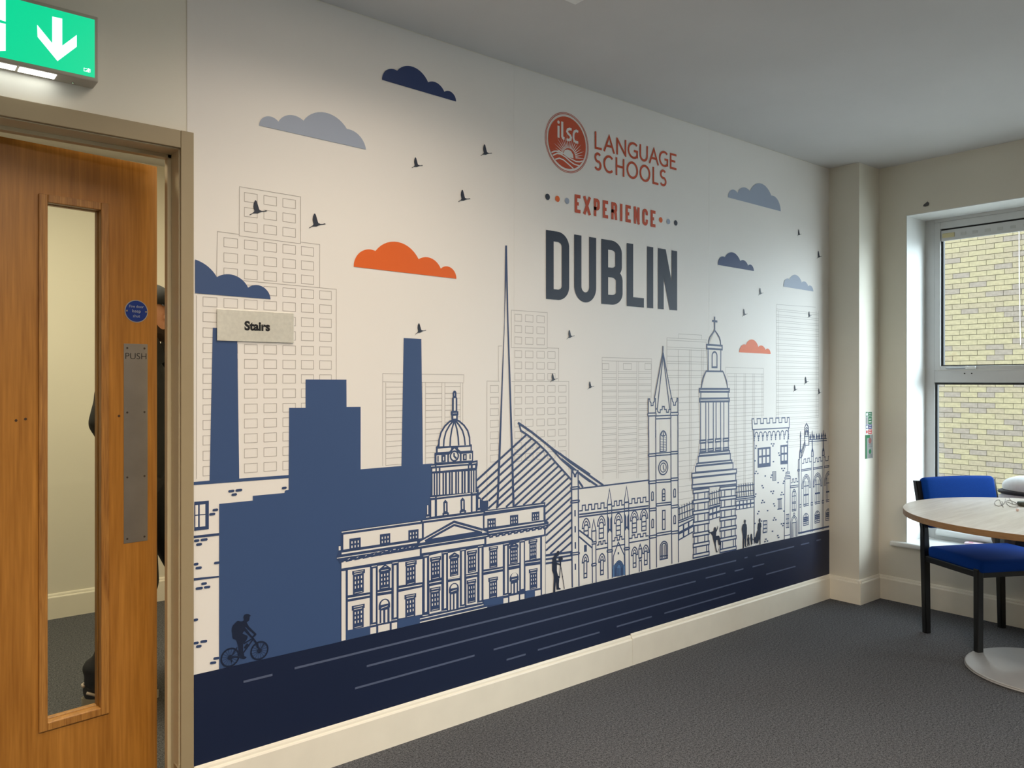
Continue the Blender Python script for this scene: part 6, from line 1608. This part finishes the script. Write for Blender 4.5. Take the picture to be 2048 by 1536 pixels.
jk = fused('jacket', bm, jm, 0.010, 3)
bm = bmesh.new()
for s_ in (-1, 1):     # open collar flaps
    prism(bm, [(s_ * 0.008, 1.455), (s_ * 0.062, 1.545), (s_ * 0.088, 1.535), (s_ * 0.10, 1.49), (s_ * 0.05, 1.42)], lambda u, v, w: Vector((u, -0.118 + 0.62 * abs(u) + (1.455 - v) * 0.10 - w, v)), 0.010)
finish('collar', bm, jm, jk)
bm = bmesh.new(); tube(bm, [(0.0, -0.137, 1.42), (0.002, -0.146, 1.30), (0.0, -0.145, 1.1), (0.0, -0.128, .95)], 0.004, 6)
finish('zip', bm, M['gasket'], jk)
bm = bmesh.new(); caps(bm, (0.012, -0.150, 1.335), (0.012, -0.152, 1.295), 0.004, 0.0045, 10); finish('zip_pull', bm, mat('pale_zip_pull', rgb(200, 190, 160), 0.4, metal=.5), jk, True)
# trousers
tm = mat('black_trouser_fabric', rgb(20, 20, 23), 0.85, noise=0.2, nscale=40)
bm = bmesh.new(); caps(bm, (-0.09, 0.005, 0.93), (0.09, 0.005, 0.93), 0.105)
for H_, K_, A_ in ((HIPL, KL, AL), (HIPR, KR, AR)):
    caps(bm, H_, K_, 0.096, 0.070); caps(bm, K_, Vector(A_) + Vector((0, 0, 0.005)), 0.070, 0.056); ell(bm, Vector(A_) + Vector((0, 0, .05)), (0.060, 0.062, 0.05))
fused('trousers', bm, tm, 0.010, 2)
# trainers
up = mat('black_trainer_upper', rgb(26, 25, 26), 0.6); so_ = mat('off_white_sole', rgb(176, 172, 160), 0.6); st_ = mat('pale_trainer_stripe', rgb(188, 172, 160), 0.6)
for A_, yaw in ((AL, -4), (AR, 6)):
    Ms = Matrix.Translation((A_[0], A_[1], 0)) @ Matrix.Rotation(math.radians(yaw), 4, 'Z')
    out = []
    for k in range(32):
        a = 2 * PI * k / 32; y = -0.085 - 0.150 * math.cos(a + PI); x = 0.047 * math.sin(a) * (1.0 + 0.10 * math.cos(a)); out.append((x, y))
    bm = bmesh.new(); prism(bm, [(x * 1.06, y if y < 0 else y) for x, y in out], lambda u, v, w: Ms @ Vector((u, v, w)), 0.030); sh = finish('shoe', bm, so_, person)
    bm = bmesh.new(); ell(bm, (0, -0.10, 0.036), (0.044, 0.132, 0.038)); ell(bm, (0, 0.010, 0.06), (0.043, 0.050, 0.055)); ell(bm, (0, -0.05, 0.065), (0.040, 0.07, 0.035))
    bmesh.ops.transform(bm, matrix=Ms, verts=bm.verts[:])
    u_ = fused('shoe_upper', bm, up, 0.006, 2); u_.parent = sh
    bm = bmesh.new()
    for s_ in (-1, 1):
        tube(bm, [Ms @ Vector((s_ * .045, .035, .062)), Ms @ Vector((s_ * .0475, .005, .052)), Ms @ Vector((s_ * .0465, -.03, .062)), Ms @ Vector((s_ * .042, -.06, .078))], 0.0065, 8)
    tube(bm, [Ms @ Vector((-.030, .05, .085)), Ms @ Vector((0, .062, .082)), Ms @ Vector((.030, .05, .085))], 0.006, 8)
    finish('shoe_stripe', bm, st_, sh, True)
